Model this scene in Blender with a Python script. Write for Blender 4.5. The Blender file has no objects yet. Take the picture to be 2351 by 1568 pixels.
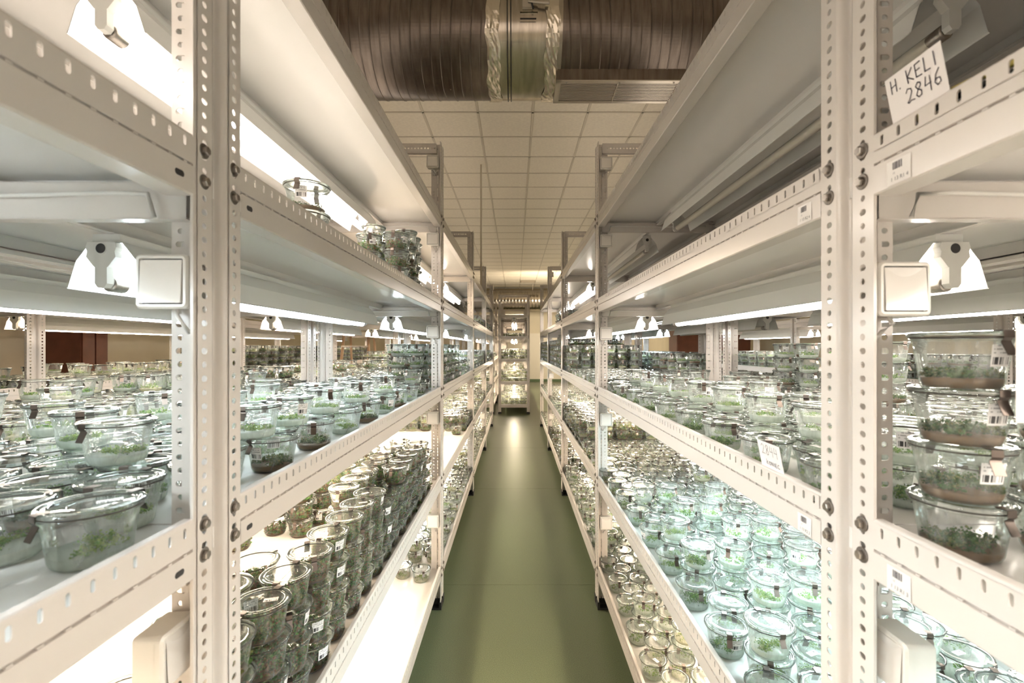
import bpy, math, random
from mathutils import Vector, Matrix
random.seed(7)
PI = math.pi
R = math.radians
S = bpy.context.scene
COL = S.collection

# ------------------------------------------------------------------ camera, world, exposure
FPX = 1080.0
cam_d = bpy.data.cameras.new('camera'); cam = bpy.data.objects.new('camera', cam_d); COL.objects.link(cam)
cam.location = (0, 0, 1.5); cam.rotation_euler = (PI / 2, 0, 0)
cam_d.sensor_width = 36.0; cam_d.lens = FPX / 2351 * 36.0
cam_d.shift_x = -7.5 / 2351; cam_d.shift_y = 13.0 / 2351
cam_d.clip_start = 0.05; cam_d.clip_end = 80
cam_d.dof.use_dof = True; cam_d.dof.focus_distance = 1.9; cam_d.dof.aperture_fstop = 5.6
S.camera = cam
w = bpy.data.worlds.new('world'); S.world = w; w.use_nodes = True
w.node_tree.nodes['Background'].inputs[0].default_value = (0.9, 0.85, 0.75, 1)
w.node_tree.nodes['Background'].inputs[1].default_value = 0.05
S.view_settings.view_transform = 'Standard'; S.view_settings.look = 'None'
S.view_settings.exposure = 0.95; S.view_settings.gamma = 1.0; S.view_settings.use_curve_mapping = False
try:
    S.cycles.max_bounces = 14; S.cycles.diffuse_bounces = 4; S.cycles.glossy_bounces = 4
    S.cycles.transmission_bounces = 10; S.cycles.transparent_max_bounces = 48
    S.cycles.caustics_reflective = False; S.cycles.caustics_refractive = False
    S.cycles.sample_clamp_indirect = 6.0
    S.cycles.use_denoising = True
except Exception:
    pass
# unseen added fills: behind the standing point, before the end wall, over the racks
def area(name, loc, rot, sx, sy, power, col):
    ld = bpy.data.lights.new(name, 'AREA'); ld.shape = 'RECTANGLE'; ld.size = sx; ld.size_y = sy; ld.energy = power; ld.color = col
    o = bpy.data.objects.new(name, ld); COL.objects.link(o); o.location = loc; o.rotation_euler = rot; return o
area('rear_fill', (0, -2.3, 2.75), (R(112), 0, 0), 2.6, 1.4, 9, (1.0, .84, .74))  # soft fill added from behind
area('end_wall_fill', (1.6, 15.5, 3.0), (R(82), 0, 0), 3.0, .8, 85, (1.0, .84, .64))  # unseen fill added to brighten the end wall and far ceiling
for x_ in (-1.16, 1.2): area('ceiling_fill', (x_, 8.5, 2.75), (PI, 0, 0), .3, 20.0, 19, (1.0, .87, .74))  # upward lights added to lift the ceiling, no fixture on the racks
CZ = 1.5   # eye height above the floor
LAMP = 36.0

# ------------------------------------------------------------------ materials
MATS = {}
def nt(name):
    m = bpy.data.materials.new(name); m.use_nodes = True; MATS[name] = m
    t = m.node_tree
    for n in list(t.nodes): t.nodes.remove(n)
    return m, t
def N(t, typ, **kw):
    n = t.nodes.new(typ)
    for k, v in kw.items():
        if k in ('operation', 'blend_type', 'data_type', 'noise_dimensions', 'label', 'feature', 'wave_type', 'bands_direction', 'musgrave_type'): setattr(n, k, v)
    return n
def L(t, a, b): t.links.new(a, b)
def pbr(name, col, rough=0.4, metal=0.0, noise=0.0, nscale=20.0, bump=0.0, bscale=200.0, spec=0.5, emit=None, coat=0.0, aniso=0.0, stretch=(1, 1, 1)):
    m, t = nt(name)
    o = N(t, 'ShaderNodeOutputMaterial'); b = N(t, 'ShaderNodeBsdfPrincipled'); L(t, b.outputs[0], o.inputs[0])
    b.inputs['Base Color'].default_value = (*col, 1); b.inputs['Roughness'].default_value = rough; b.inputs['Metallic'].default_value = metal
    b.inputs['Specular IOR Level'].default_value = spec
    b.inputs['Coat Weight'].default_value = coat
    if emit: b.inputs['Emission Color'].default_value = (*emit[0], 1); b.inputs['Emission Strength'].default_value = emit[1]
    if noise or bump:
        tc = N(t, 'ShaderNodeTexCoord'); mp = N(t, 'ShaderNodeMapping'); mp.inputs['Scale'].default_value = stretch; L(t, tc.outputs['Object'], mp.inputs[0])
    if noise:
        n = N(t, 'ShaderNodeTexNoise'); n.inputs['Scale'].default_value = nscale; n.inputs['Detail'].default_value = 4; L(t, mp.outputs[0], n.inputs['Vector'])
        r = N(t, 'ShaderNodeMapRange'); L(t, n.outputs[0], r.inputs[0]); r.inputs[1].default_value = .3; r.inputs[2].default_value = .7
        r.inputs[3].default_value = 1 - noise; r.inputs[4].default_value = 1 + noise
        mx = N(t, 'ShaderNodeVectorMath', operation='SCALE'); mx.inputs[0].default_value = col; L(t, r.outputs[0], mx.inputs['Scale']); L(t, mx.outputs[0], b.inputs['Base Color'])
    if bump:
        n2 = N(t, 'ShaderNodeTexNoise'); n2.inputs['Scale'].default_value = bscale; L(t, mp.outputs[0], n2.inputs['Vector'])
        bp = N(t, 'ShaderNodeBump'); bp.inputs['Strength'].default_value = bump; bp.inputs['Distance'].default_value = .001; L(t, n2.outputs[0], bp.inputs['Height']); L(t, bp.outputs[0], b.inputs['Normal'])
    return m
def emis(name, col, s):
    m, t = nt(name); o = N(t, 'ShaderNodeOutputMaterial'); e = N(t, 'ShaderNodeEmission'); L(t, e.outputs[0], o.inputs[0])
    e.inputs[0].default_value = (*col, 1); e.inputs[1].default_value = s; return m
def thin_glass(name, tint, edge, gloss=1.0, rough=.03, bump=.5, haze=.0):
    """thin-walled glass: clear face-on, tinted and shinier where the wall turns away"""
    m, t = nt(name); o = N(t, 'ShaderNodeOutputMaterial')
    lw = N(t, 'ShaderNodeLayerWeight'); lw.inputs['Blend'].default_value = .28
    lf = N(t, 'ShaderNodeLayerWeight'); lf.inputs['Blend'].default_value = .2
    mxc = N(t, 'ShaderNodeMix', data_type='RGBA'); L(t, lf.outputs['Facing'], mxc.inputs[0])
    mxc.inputs[6].default_value = (*tint, 1); mxc.inputs[7].default_value = (*edge, 1)
    tr = N(t, 'ShaderNodeBsdfTransparent'); L(t, mxc.outputs[2], tr.inputs[0])
    gl = N(t, 'ShaderNodeBsdfGlossy'); gl.inputs['Roughness'].default_value = rough; gl.inputs[0].default_value = (.95, 1, .98, 1)
    tc = N(t, 'ShaderNodeTexCoord'); n2 = N(t, 'ShaderNodeTexNoise'); n2.inputs['Scale'].default_value = 55; L(t, tc.outputs['Object'], n2.inputs['Vector'])
    bp = N(t, 'ShaderNodeBump'); bp.inputs['Strength'].default_value = bump; bp.inputs['Distance'].default_value = .002
    L(t, n2.outputs[0], bp.inputs['Height']); L(t, bp.outputs[0], gl.inputs['Normal'])
    mu = N(t, 'ShaderNodeMath', operation='MULTIPLY'); L(t, lw.outputs['Fresnel'], mu.inputs[0]); mu.inputs[1].default_value = gloss
    ms = N(t, 'ShaderNodeMixShader'); L(t, mu.outputs[0], ms.inputs[0]); L(t, tr.outputs[0], ms.inputs[1]); L(t, gl.outputs[0], ms.inputs[2]); 
    if haze:   # condensation film, streaked down the wall
        mp = N(t, 'ShaderNodeMapping'); mp.inputs['Scale'].default_value = (1, 1, .3); L(t, tc.outputs['Object'], mp.inputs[0])
        n3 = N(t, 'ShaderNodeTexNoise'); n3.inputs['Scale'].default_value = 90; n3.inputs['Detail'].default_value = 3; L(t, mp.outputs[0], n3.inputs['Vector'])
        mr = N(t, 'ShaderNodeMapRange'); L(t, n3.outputs[0], mr.inputs[0]); mr.inputs[1].default_value = .4; mr.inputs[2].default_value = .75; mr.inputs[3].default_value = haze * .35; mr.inputs[4].default_value = haze * 2.2
        df = N(t, 'ShaderNodeBsdfDiffuse'); df.inputs[0].default_value = (.95, .97, .95, 1); tl = N(t, 'ShaderNodeBsdfTranslucent'); tl.inputs[0].default_value = (.95, .97, .95, 1)
        m5 = N(t, 'ShaderNodeMixShader'); m5.inputs[0].default_value = .5; L(t, df.outputs[0], m5.inputs[1]); L(t, tl.outputs[0], m5.inputs[2])
        m6 = N(t, 'ShaderNodeMixShader'); L(t, mr.outputs[0], m6.inputs[0]); L(t, ms.outputs[0], m6.inputs[1]); L(t, m5.outputs[0], m6.inputs[2]); ms = m6
    L(t, ms.outputs[0], o.inputs[0])
    return m
def translucent(name, col, mixf=.35, transp=0.0, rough=.5):
    m, t = nt(name); o = N(t, 'ShaderNodeOutputMaterial')
    d = N(t, 'ShaderNodeBsdfPrincipled'); d.inputs['Base Color'].default_value = (*col, 1); d.inputs['Roughness'].default_value = rough
    tl = N(t, 'ShaderNodeBsdfTranslucent'); tl.inputs[0].default_value = (*col, 1)
    ms = N(t, 'ShaderNodeMixShader'); ms.inputs[0].default_value = mixf; L(t, d.outputs[0], ms.inputs[1]); L(t, tl.outputs[0], ms.inputs[2]); last = ms
    if transp:
        tr = N(t, 'ShaderNodeBsdfTransparent'); tr.inputs[0].default_value = (.9, .96, .9, 1)
        m2 = N(t, 'ShaderNodeMixShader'); m2.inputs[0].default_value = transp; L(t, ms.outputs[0], m2.inputs[1]); L(t, tr.outputs[0], m2.inputs[2]); last = m2
    L(t, last.outputs[0], o.inputs[0]); return m

paint = pbr('white_paint', (.665, .622, .58), .22, bump=.06, bscale=260, spec=.5)
paint_in = pbr('white_paint_shelf', (.83, .81, .78), .16, bump=.03, bscale=60)
reflector = pbr('reflector_enamel', (.86, .86, .83), .25)
plastic = pbr('switch_plastic', (.80, .77, .71), .3)
rocker_m = pbr('rocker_plastic', (.82, .78, .73), .12)
holder_m = pbr('lamp_holder_plastic', (.75, .74, .70), .4)
black = pbr('black_rubber', (.012, .012, .012), .5)
steel = pbr('zinc_steel', (.34, .31, .28), .34, 1.0, noise=.2, nscale=80)
clipm = pbr('clip_steel', (.13, .105, .09), .35, .85)
glass = thin_glass('jar_glass', (.992, .997, .994), (.90, .94, .92), .75, .03, .35, .14)
lidglass = thin_glass('lid_glass', (.985, .993, .988), (.91, .945, .93), 1.1, .03, .04, .08)
rimglass = thin_glass('rim_glass', (.95, .975, .965), (.60, .68, .64), 1.6, .05, .02, .08)
gasket = pbr('gasket_rubber', (.05, .04, .03), .5)
agar = translucent('agar_pale', (.88, .92, .86), .5, .3, .15)
agar_y = translucent('agar_yellow', (.82, .78, .58), .45, .2, .2)
agar_b = translucent('agar_brown', (.30, .19, .10), .4, .1, .3)
leafA = translucent('leaf_green', (.13, .27, .05), .35)
leafB = translucent('leaf_light', (.30, .40, .12), .4)
leafC = translucent('leaf_dark', (.07, .15, .035), .2)
leafD = translucent('leaf_olive', (.20, .22, .07), .25)
leafE = translucent('leaf_brown', (.22, .11, .045), .2)
floor_m = None
tube_cool = emis('tube_cool', (.82, .94, 1.0), LAMP * 1.35)
tube_cyan = emis('tube_cyan', (.74, .95, 1.0), LAMP * 1.7)
tube_warm = emis('tube_warm', (1.0, .80, .60), LAMP * 1.2)
tube_neutral = emis('tube_neutral', (1.0, .90, .80), LAMP)
tube_bright = emis('tube_bright', (1.0, .82, .60), LAMP * 2.4)
tube_off = pbr('tube_unlit', (.72, .68, .58), .15)
paper = pbr('paper_white', (.84, .80, .78), .6)
ink = pbr('ink_black', (.03, .025, .04), .6)
tile_m = pbr('ceiling_tile_mineral', (.80, .735, .61), .9, noise=.05, nscale=30, bump=.15, bscale=400)
grid_m = pbr('ceiling_grid_metal', (.62, .56, .45), .7)
vent_m = pbr('vent_grey', (.35, .30, .23), .7)
wall_m = pbr('wall_cream', (.78, .70, .54), .8, noise=.04, nscale=2)
wall_lo = pbr('wall_lower_pale', (.86, .80, .68), .5)
base_m = pbr('baseboard_green', (.12, .18, .09), .5)
brown_m = pbr('brown_laminate', (.16, .055, .03), .4, noise=.15, nscale=6)
dark_m = pbr('recess_shade', (.02, .018, .018), .6)  # near-black painted for the shade inside holes, gaps and the grille
duct_m = pbr('duct_galvanised', (.15, .125, .105), .33, 1.0, noise=.25, nscale=6, stretch=(6, 1, 1))
duct_s = pbr('duct_sleeve', (.40, .36, .30), .22, 1.0, noise=.2, nscale=5, stretch=(6, 1, 1))
foil = pbr('foil_tape', (.62, .57, .48), .22, 1.0, bump=1.0, bscale=35)
grille_m = pbr('grille_aluminium', (.55, .50, .42), .35, .6)
wood = pbr('ladder_wood', (.50, .33, .20), .4)
cable_m = pbr('cable_white', (.72, .70, .66), .4)
coil_y = pbr('cable_yellow', (.45, .38, .10), .4)

def floor_material():
    m, t = nt('floor_vinyl_green'); o = N(t, 'ShaderNodeOutputMaterial'); b = N(t, 'ShaderNodeBsdfPrincipled'); L(t, b.outputs[0], o.inputs[0])
    tc = N(t, 'ShaderNodeTexCoord')
    n = N(t, 'ShaderNodeTexNoise'); n.inputs['Scale'].default_value = 320; n.inputs['Detail'].default_value = 2; L(t, tc.outputs['Object'], n.inputs['Vector'])
    cr = N(t, 'ShaderNodeValToRGB'); L(t, n.outputs[0], cr.inputs[0]); e = cr.color_ramp.elements
    e[0].position = .38; e[0].color = (.085, .105, .058, 1); e[1].position = .62; e[1].color = (.165, .195, .110, 1)
    L(t, cr.outputs[0], b.inputs['Base Color']); b.inputs['Roughness'].default_value = .36
    bp = N(t, 'ShaderNodeBump'); bp.inputs['Strength'].default_value = .25; bp.inputs['Distance'].default_value = .0008; L(t, n.outputs[0], bp.inputs['Height']); L(t, bp.outputs[0], b.inputs['Normal'])
    return m
floor_m = floor_material()

def label_material():
    """white sticker with barcode bars along its lower part and grey lines of small print above"""
    m, t = nt('barcode_sticker'); o = N(t, 'ShaderNodeOutputMaterial'); b = N(t, 'ShaderNodeBsdfPrincipled'); L(t, b.outputs[0], o.inputs[0]); b.inputs['Roughness'].default_value = .5
    uv = N(t, 'ShaderNodeUVMap'); sp = N(t, 'ShaderNodeSeparateXYZ'); L(t, uv.outputs[0], sp.inputs[0])
    def M(op, a, c=None):
        n = N(t, 'ShaderNodeMath', operation=op)
        for i, v in enumerate((a, c)):
            if v is None: continue
            if isinstance(v, (int, float)): n.inputs[i].default_value = v
            else: L(t, v, n.inputs[i])
        return n.outputs[0]
    u, v = sp.outputs[0], sp.outputs[1]
    wn = N(t, 'ShaderNodeTexWhiteNoise', noise_dimensions='1D'); L(t, M('FLOOR', M('MULTIPLY', u, 34)), wn.inputs['W'])
    bars = M('MULTIPLY', M('GREATER_THAN', wn.outputs[0], .45), M('MULTIPLY', M('LESS_THAN', v, .44), M('GREATER_THAN', v, .1)))
    wn2 = N(t, 'ShaderNodeTexWhiteNoise', noise_dimensions='2D'); cb = N(t, 'ShaderNodeCombineXYZ'); L(t, M('FLOOR', M('MULTIPLY', u, 22)), cb.inputs[0]); L(t, M('FLOOR', M('MULTIPLY', v, 12)), cb.inputs[1]); L(t, cb.outputs[0], wn2.inputs['Vector'])
    line = M('MULTIPLY', M('GREATER_THAN', M('FRACT', M('MULTIPLY', v, 6)), .6), M('MULTIPLY', M('GREATER_THAN', v, .5), M('GREATER_THAN', wn2.outputs[0], .4)))
    mg = M('MULTIPLY', M('GREATER_THAN', u, .08), M('LESS_THAN', u, .92))
    tot = M('MULTIPLY', M('MAXIMUM', bars, M('MULTIPLY', line, .6)), mg)
    mx = N(t, 'ShaderNodeMix', data_type='RGBA'); L(t, tot, mx.inputs[0]); mx.inputs[6].default_value = (.85, .84, .82, 1); mx.inputs[7].default_value = (.03, .03, .03, 1)
    L(t, mx.outputs[2], b.inputs['Base Color']); return m
sticker = label_material()

# ------------------------------------------------------------------ mesh builder
class MB:
    def __init__(s): s.v = []; s.f = []; s.m = []; s.sm = []; s.uv = {}; s.mats = []
    def mi(s, m):
        if m not in s.mats: s.mats.append(m)
        return s.mats.index(m)
    def face(s, idx, m, sm=False, uv=None):
        s.f.append(tuple(idx)); s.m.append(s.mi(m)); s.sm.append(sm)
        if uv: s.uv[len(s.f) - 1] = uv
    def quad(s, pts, m, sm=False, uv=None):
        b = len(s.v); s.v += [tuple(p) for p in pts]; s.face(range(b, b + len(pts)), m, sm, uv)
    def box(s, a, c, m):
        x0, y0, z0 = (min(a[i], c[i]) for i in range(3)); x1, y1, z1 = (max(a[i], c[i]) for i in range(3)); b = len(s.v)
        s.v += [(x0, y0, z0), (x1, y0, z0), (x1, y1, z0), (x0, y1, z0), (x0, y0, z1), (x1, y0, z1), (x1, y1, z1), (x0, y1, z1)]
        for q in ((0, 3, 2, 1), (4, 5, 6, 7), (0, 1, 5, 4), (1, 2, 6, 5), (2, 3, 7, 6), (3, 0, 4, 7)): s.face([b + i for i in q], m)
    def lathe(s, prof, n, m, sm=True, c=(0, 0, 0), axis='z', closed=False):
        b = len(s.v); k = len(prof)
        for r, z in prof:
            for i in range(n):
                a = 2 * PI * i / n; p = (r * math.cos(a), r * math.sin(a), z)
                if axis == 'x': p = (p[2], p[0], p[1])
                if axis == 'y': p = (p[0], p[2], p[1])
                s.v.append((p[0] + c[0], p[1] + c[1], p[2] + c[2]))
        for j in range(k if closed else k - 1):
            j2 = (j + 1) % k
            for i in range(n):
                i2 = (i + 1) % n
                s.face((b + j * n + i, b + j * n + i2, b + j2 * n + i2, b + j2 * n + i), m, sm)
    def disc(s, r, z, n, m, c=(0, 0, 0), axis='z'):
        b = len(s.v)
        for i in range(n):
            a = 2 * PI * i / n; p = (r * math.cos(a), r * math.sin(a), z)
            if axis == 'x': p = (p[2], p[0], p[1])
            if axis == 'y': p = (p[0], p[2], p[1])
            s.v.append((p[0] + c[0], p[1] + c[1], p[2] + c[2]))
        s.face(range(b, b + n), m)
    def extrude(s, prof, y0, y1, m, ax='y', sm=False, closed=False, caps=False):
        """profile of (a, b) pairs swept along an axis: ax y -> (a, y, b); ax x -> (x, a, b); ax z -> (a, b, z)"""
        b = len(s.v); k = len(prof)
        for t_ in (y0, y1):
            for a, c in prof:
                s.v.append((a, t_, c) if ax == 'y' else (t_, a, c) if ax == 'x' else (a, c, t_))
        for i in range(k if closed else k - 1):
            i2 = (i + 1) % k; s.face((b + i, b + i2, b + k + i2, b + k + i), m, sm)
        if caps: s.face(range(b, b + k), m); s.face(range(b + 2 * k - 1, b + k - 1, -1), m)
    def tube(s, pts, r, m, n=8):
        pts = [Vector(p) for p in pts]; b = len(s.v); prev = Vector((0, 0, 1))
        for i, p in enumerate(pts):
            d = (pts[min(i + 1, len(pts) - 1)] - pts[max(i - 1, 0)]).normalized()
            u = d.cross(Vector((0, 0, 1)) if abs(d.z) < .9 else Vector((1, 0, 0))).normalized(); v_ = d.cross(u)
            for k in range(n):
                a = 2 * PI * k / n; q = p + u * r * math.cos(a) + v_ * r * math.sin(a); s.v.append(tuple(q))
        for i in range(len(pts) - 1):
            for k in range(n):
                k2 = (k + 1) % n; s.face((b + i * n + k, b + i * n + k2, b + (i + 1) * n + k2, b + (i + 1) * n + k), m, True)
        s.face(range(b, b + n), m); s.face(range(b + (len(pts) - 1) * n, b + len(pts) * n), m)
    def join(s, o, mat=None):
        b = len(s.v)
        for p in o.v: s.v.append(tuple(mat @ Vector(p)) if mat else p)
        for i, f in enumerate(o.f): s.face([b + k for k in f], o.mats[o.m[i]], o.sm[i], o.uv.get(i))
    def mesh(s, name):
        me = bpy.data.meshes.new(name); me.from_pydata(s.v, [], s.f)
        for m in s.mats: me.materials.append(m)
        me.polygons.foreach_set('material_index', s.m); me.polygons.foreach_set('use_smooth', s.sm)
        if s.uv:
            ul = me.uv_layers.new(name='UVMap')
            for fi, uv in s.uv.items():
                p = me.polygons[fi]
                for k, li in enumerate(p.loop_indices): ul.data[li].uv = uv[k]
        me.update(); return me

def obj(name, data, parent=None, loc=(0, 0, 0), rz=0.0, rot=None):
    if isinstance(data, MB): data = data.mesh(name)
    o = bpy.data.objects.new(name, data); COL.objects.link(o); o.location = loc
    o.rotation_euler = rot if rot else (0, 0, rz)
    if parent is not None: o.parent = parent
    return o
def tag(o, label=None, cat=None, group=None, kind=None):
    if label: o['label'] = label
    if cat: o['category'] = cat
    if group: o['group'] = group
    if kind: o['kind'] = kind
    return o
def thing(name, label, cat, loc=(0, 0, 0), group=None, rz=0.0): return tag(obj(name, None, None, loc, rz), label, cat, group)

def perf(mb, org, du, dv, W, rows, cols, m, th=0.0, n=12):
    """perforated sheet: `rows` list of (u0, u1), `cols` list of (v0, v1, holefn); holefn(i) -> None or (cu, cv, ru, rv) relative to the cell centre"""
    org = Vector(org); du = Vector(du); dv = Vector(dv); nn = du.cross(dv).normalized() * th
    P = lambda u, v, k=0: tuple(org + du * u + dv * v - (nn if k else Vector((0, 0, 0))))
    for i, (u0, u1) in enumerate(rows):
        for (v0, v1, fn) in cols:
            h = fn(i)
            if h is None:
                mb.quad([P(u0, v0), P(u1, v0), P(u1, v1), P(u0, v1)], m)
                if th: mb.quad([P(u0, v0, 1), P(u0, v1, 1), P(u1, v1, 1), P(u1, v0, 1)], m)
                continue
            cu = (u0 + u1) / 2 + h[0]; cv = (v0 + v1) / 2 + h[1]; ru, rv = h[2], h[3]
            if n == 12:
                fr = (1 / 3, 2 / 3)
                out = [(u0, v0)] + [(u0 + (u1 - u0) * f, v0) for f in fr] + [(u1, v0)] + [(u1, v0 + (v1 - v0) * f) for f in fr] + [(u1, v1)] + [(u1 - (u1 - u0) * f, v1) for f in fr] + [(u0, v1)] + [(u0, v1 - (v1 - v0) * f) for f in fr]
            else:
                out = [(u0, v0), ((u0 + u1) / 2, v0), (u1, v0), (u1, (v0 + v1) / 2), (u1, v1), ((u0 + u1) / 2, v1), (u0, v1), (u0, (v0 + v1) / 2)]
            rm = min(ru, rv); inn = []
            for k in range(len(out)):
                a = -3 * PI / 4 + 2 * PI * k / len(out)
                x = rm * math.cos(a); y = rm * math.sin(a)
                if ru > rm: x += (ru - rm) * (1 if math.cos(a) > 1e-6 else -1 if math.cos(a) < -1e-6 else 0)
                if rv > rm: y += (rv - rm) * (1 if math.sin(a) > 1e-6 else -1 if math.sin(a) < -1e-6 else 0)
                inn.append((cu + x, cv + y))
            K = len(out)
            for side in ((0, 1) if th else (0,)):
                b = len(mb.v); mb.v += [P(u, v, side) for u, v in out] + [P(u, v, side) for u, v in inn]
                for k in range(K):
                    k2 = (k + 1) % K; q = (b + k, b + k2, b + K + k2, b + K + k)
                    mb.face(q if side == 0 else q[::-1], m)
            if th:
                b = len(mb.v); mb.v += [P(u, v, 0) for u, v in inn] + [P(u, v, 1) for u, v in inn]
                for k in range(K):
                    k2 = (k + 1) % K; mb.face((b + k, b + k2, b + K + k2, b + K + k), m)

# ------------------------------------------------------------------ rack geometry
# heights of the shelves' beam tops above the floor
LV = {1: CZ - 1.255, 2: CZ - .737, 3: CZ - .227, 4: CZ + .2815, 5: CZ + .768}
TOPZ = CZ + 1.178
SURF = .035             # shelf surface lies this far below the beam top
BH = .081               # beam height
F0 = .622; PITCH = 2.065; PW = .107; DEP = .704
HP = .0189
def yf(n): return F0 + PITCH * n

def post_mesh(s, lod):
    """upright: two slotted faces on the rack front, a rounded groove between them and two slotted flanges running into the rack"""
    mb = MB(); H = TOPZ - .02; nr = int(H / HP); z0 = .03
    rows = [(z0 + i * HP, z0 + (i + 1) * HP) for i in range(nr)]
    zt = z0 + nr * HP
    th = .0018 if lod == 0 else 0.0; n = 12 if lod == 0 else 8
    alt = lambda i: (0, 0, .0044, .0058 if i % 2 else .0044)
    altw = lambda i: (0, 0, .0042, .0072 if i % 2 else .0045)
    def slot(i):
        k = i % 4
        if k == 3: return (0, 0, .0042, .0042)
        if k == 1: return (0, 0, .0092, .0032)
        return (.0, 0, .0092, .0032)
    # face A y 0..041, face B y .071..107 ; plane x=0 ; groove between, x = s*.012
    if lod < 2:
        perf(mb, (0, 0, 0), (0, 0, 1), (0, 1, 0), .041, rows, [(.006, .034, alt)], paint, th, n)
        perf(mb, (0, 0, 0), (0, 0, 1), (0, 1, 0), .036, rows, [(.075, .101, alt)], paint, th, n)
        for a, b_ in ((0, .006), (.034, .039), (.073, .075), (.101, PW)):
            mb.quad([(0, a, z0), (0, b_, z0), (0, b_, zt), (0, a, zt)], paint)
            if th: mb.quad([(s * th, a, z0), (s * th, b_, z0), (s * th, b_, zt), (s * th, a, zt)], paint)
    else:
        mb.quad([(0, 0, z0), (0, .039, z0), (0, .039, zt), (0, 0, zt)], paint); mb.quad([(0, .073, z0), (0, PW, z0), (0, PW, zt), (0, .073, zt)], paint)
    # rounded groove
    g = [(0, .039)] + [(s * .012 * (1 - math.cos(a)), .039 + .007 * math.sin(a)) for a in (R(25), R(50), R(75), R(90))] + [(s * .016, .0475), (s * .016, .0645)] + [(s * .012 * (1 - math.cos(a)), .073 - .007 * math.sin(a)) for a in (R(90), R(75), R(50), R(25))] + [(0, .073)]
    mb.extrude(g, z0, zt, paint, 'z', sm=True)
    # edge returns
    for y in (0, PW):
        mb.quad([(0, y, z0), (s * .004, y, z0), (s * .004, y, zt), (0, y, zt)], paint)
    # flanges
    ys = (.046, .066) if lod < 2 else (.046,)
    for y in ys:
        if lod < 2:
            perf(mb, (0, y, 0), (0, 0, 1), (s, 0, 0), .06, rows, [(.016, .037, slot), (.039, .059, altw)], paint, th, n)
            mb.quad([(s * .037, y, z0), (s * .039, y, z0), (s * .039, y, zt), (s * .037, y, zt)], paint)
            mb.quad([(s * .059, y, z0), (s * .062, y, z0), (s * .062, y, zt), (s * .059, y, zt)], paint)
            mb.quad([(s * .0125, y, z0), (s * .016, y, z0), (s * .016, y, zt), (s * .0125, y, zt)], paint)
        else:
            mb.quad([(s * .0125, y, z0), (s * .062, y, z0), (s * .062, y, zt), (s * .0125, y, zt)], paint)
    mb.quad([(s * .062, .046, z0), (s * .062, .066, z0), (s * .062, .066, zt), (s * .062, .046, zt)], paint) if lod == 2 else None
    return mb.mesh('post')

def foot_mesh(s):
    mb = MB(); mb.box((-s * .004, -.004, 0), (s * .068, PW + .004, .010), black)
    mb.box((-s * .004, -.004, .010), (s * .010, .044, .042), black); mb.box((-s * .004, .066, .010), (s * .010, PW + .004, .042), black)
    mb.box((s * .010, .040, .010), (s * .068, .070, .042), black)
    return mb.mesh('foot')

def beam_mesh(s, ln, lod):
    """edge beam: slotted upper band, recessed crease, plain lower band, bottom flange turned into the rack; origin at its top near end"""
    mb = MB(); sp = .0264
    nr = int(ln / sp); e = (ln - nr * sp) / 2
    zb = -.012
    if lod < 2:
        rows = [(e + i * sp, e + (i + 1) * sp) for i in range(nr)]
        th = .0016 if lod == 0 else 0
        perf(mb, (0, 0, -.024), (0, 1, 0), (0, 0, 1), .02, rows, [(0, .020, lambda i: (0, 0, .0028, .0068))], paint, th, 12 if lod == 0 else 8)
        for a, b_ in ((0, e), (ln - e, ln)): mb.quad([(0, a, -.024), (0, b_, -.024), (0, b_, -.004), (0, a, -.004)], paint)
    else:
        mb.quad([(0, 0, -.024), (0, ln, -.024), (0, ln, -.004), (0, 0, -.004)], paint)
    mb.extrude([(s * .012, -.0), (s * .003, -.0), (s * .0008, -.001), (0, -.004)], 0, ln, paint)
    mb.extrude([(0, -.024), (0, -.0392), (s * .0045, -.0398), (s * .0045, -.0424), (-s * .0008, -.0430), (-s * .0004, -BH + .002), (s * .0015, -BH), (s * .036, -BH), (s * .037, -BH + .001), (s * .037, -BH + .010)], 0, ln, paint)
    if lod == 0:   # pressed lugs in the crease
        for i in range(nr):
            y = e + (i + .5) * sp; mb.box((-s * .0006, y - .003, -.0425), (s * .002, y + .003, -.0405), paint)
    return mb.mesh('beam')

def panel_mesh(s, u0, u1, ln):
    """lipped shelf tray, origin on its surface"""
    mb = MB(); d = -.030; t = .0012
    mb.extrude([(s * (u0 + .014), d), (s * u0, d), (s * u0, 0), (s * u1, 0), (s * u1, d), (s * (u1 - .014), d), (s * (u1 - .014), d + t), (s * (u1 - t), d + t), (s * (u1 - t), -t), (s * (u0 + t), -t), (s * (u0 + t), d + t), (s * (u0 + .014), d + t)], 0, ln, paint_in, closed=True, caps=False)
    for y in (0, ln - t): mb.quad([(s * (u0), y, d), (s * (u1), y, d), (s * (u1), y, 0), (s * (u0), y, 0)], paint_in)
    return mb.mesh('shelf_panel')

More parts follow.
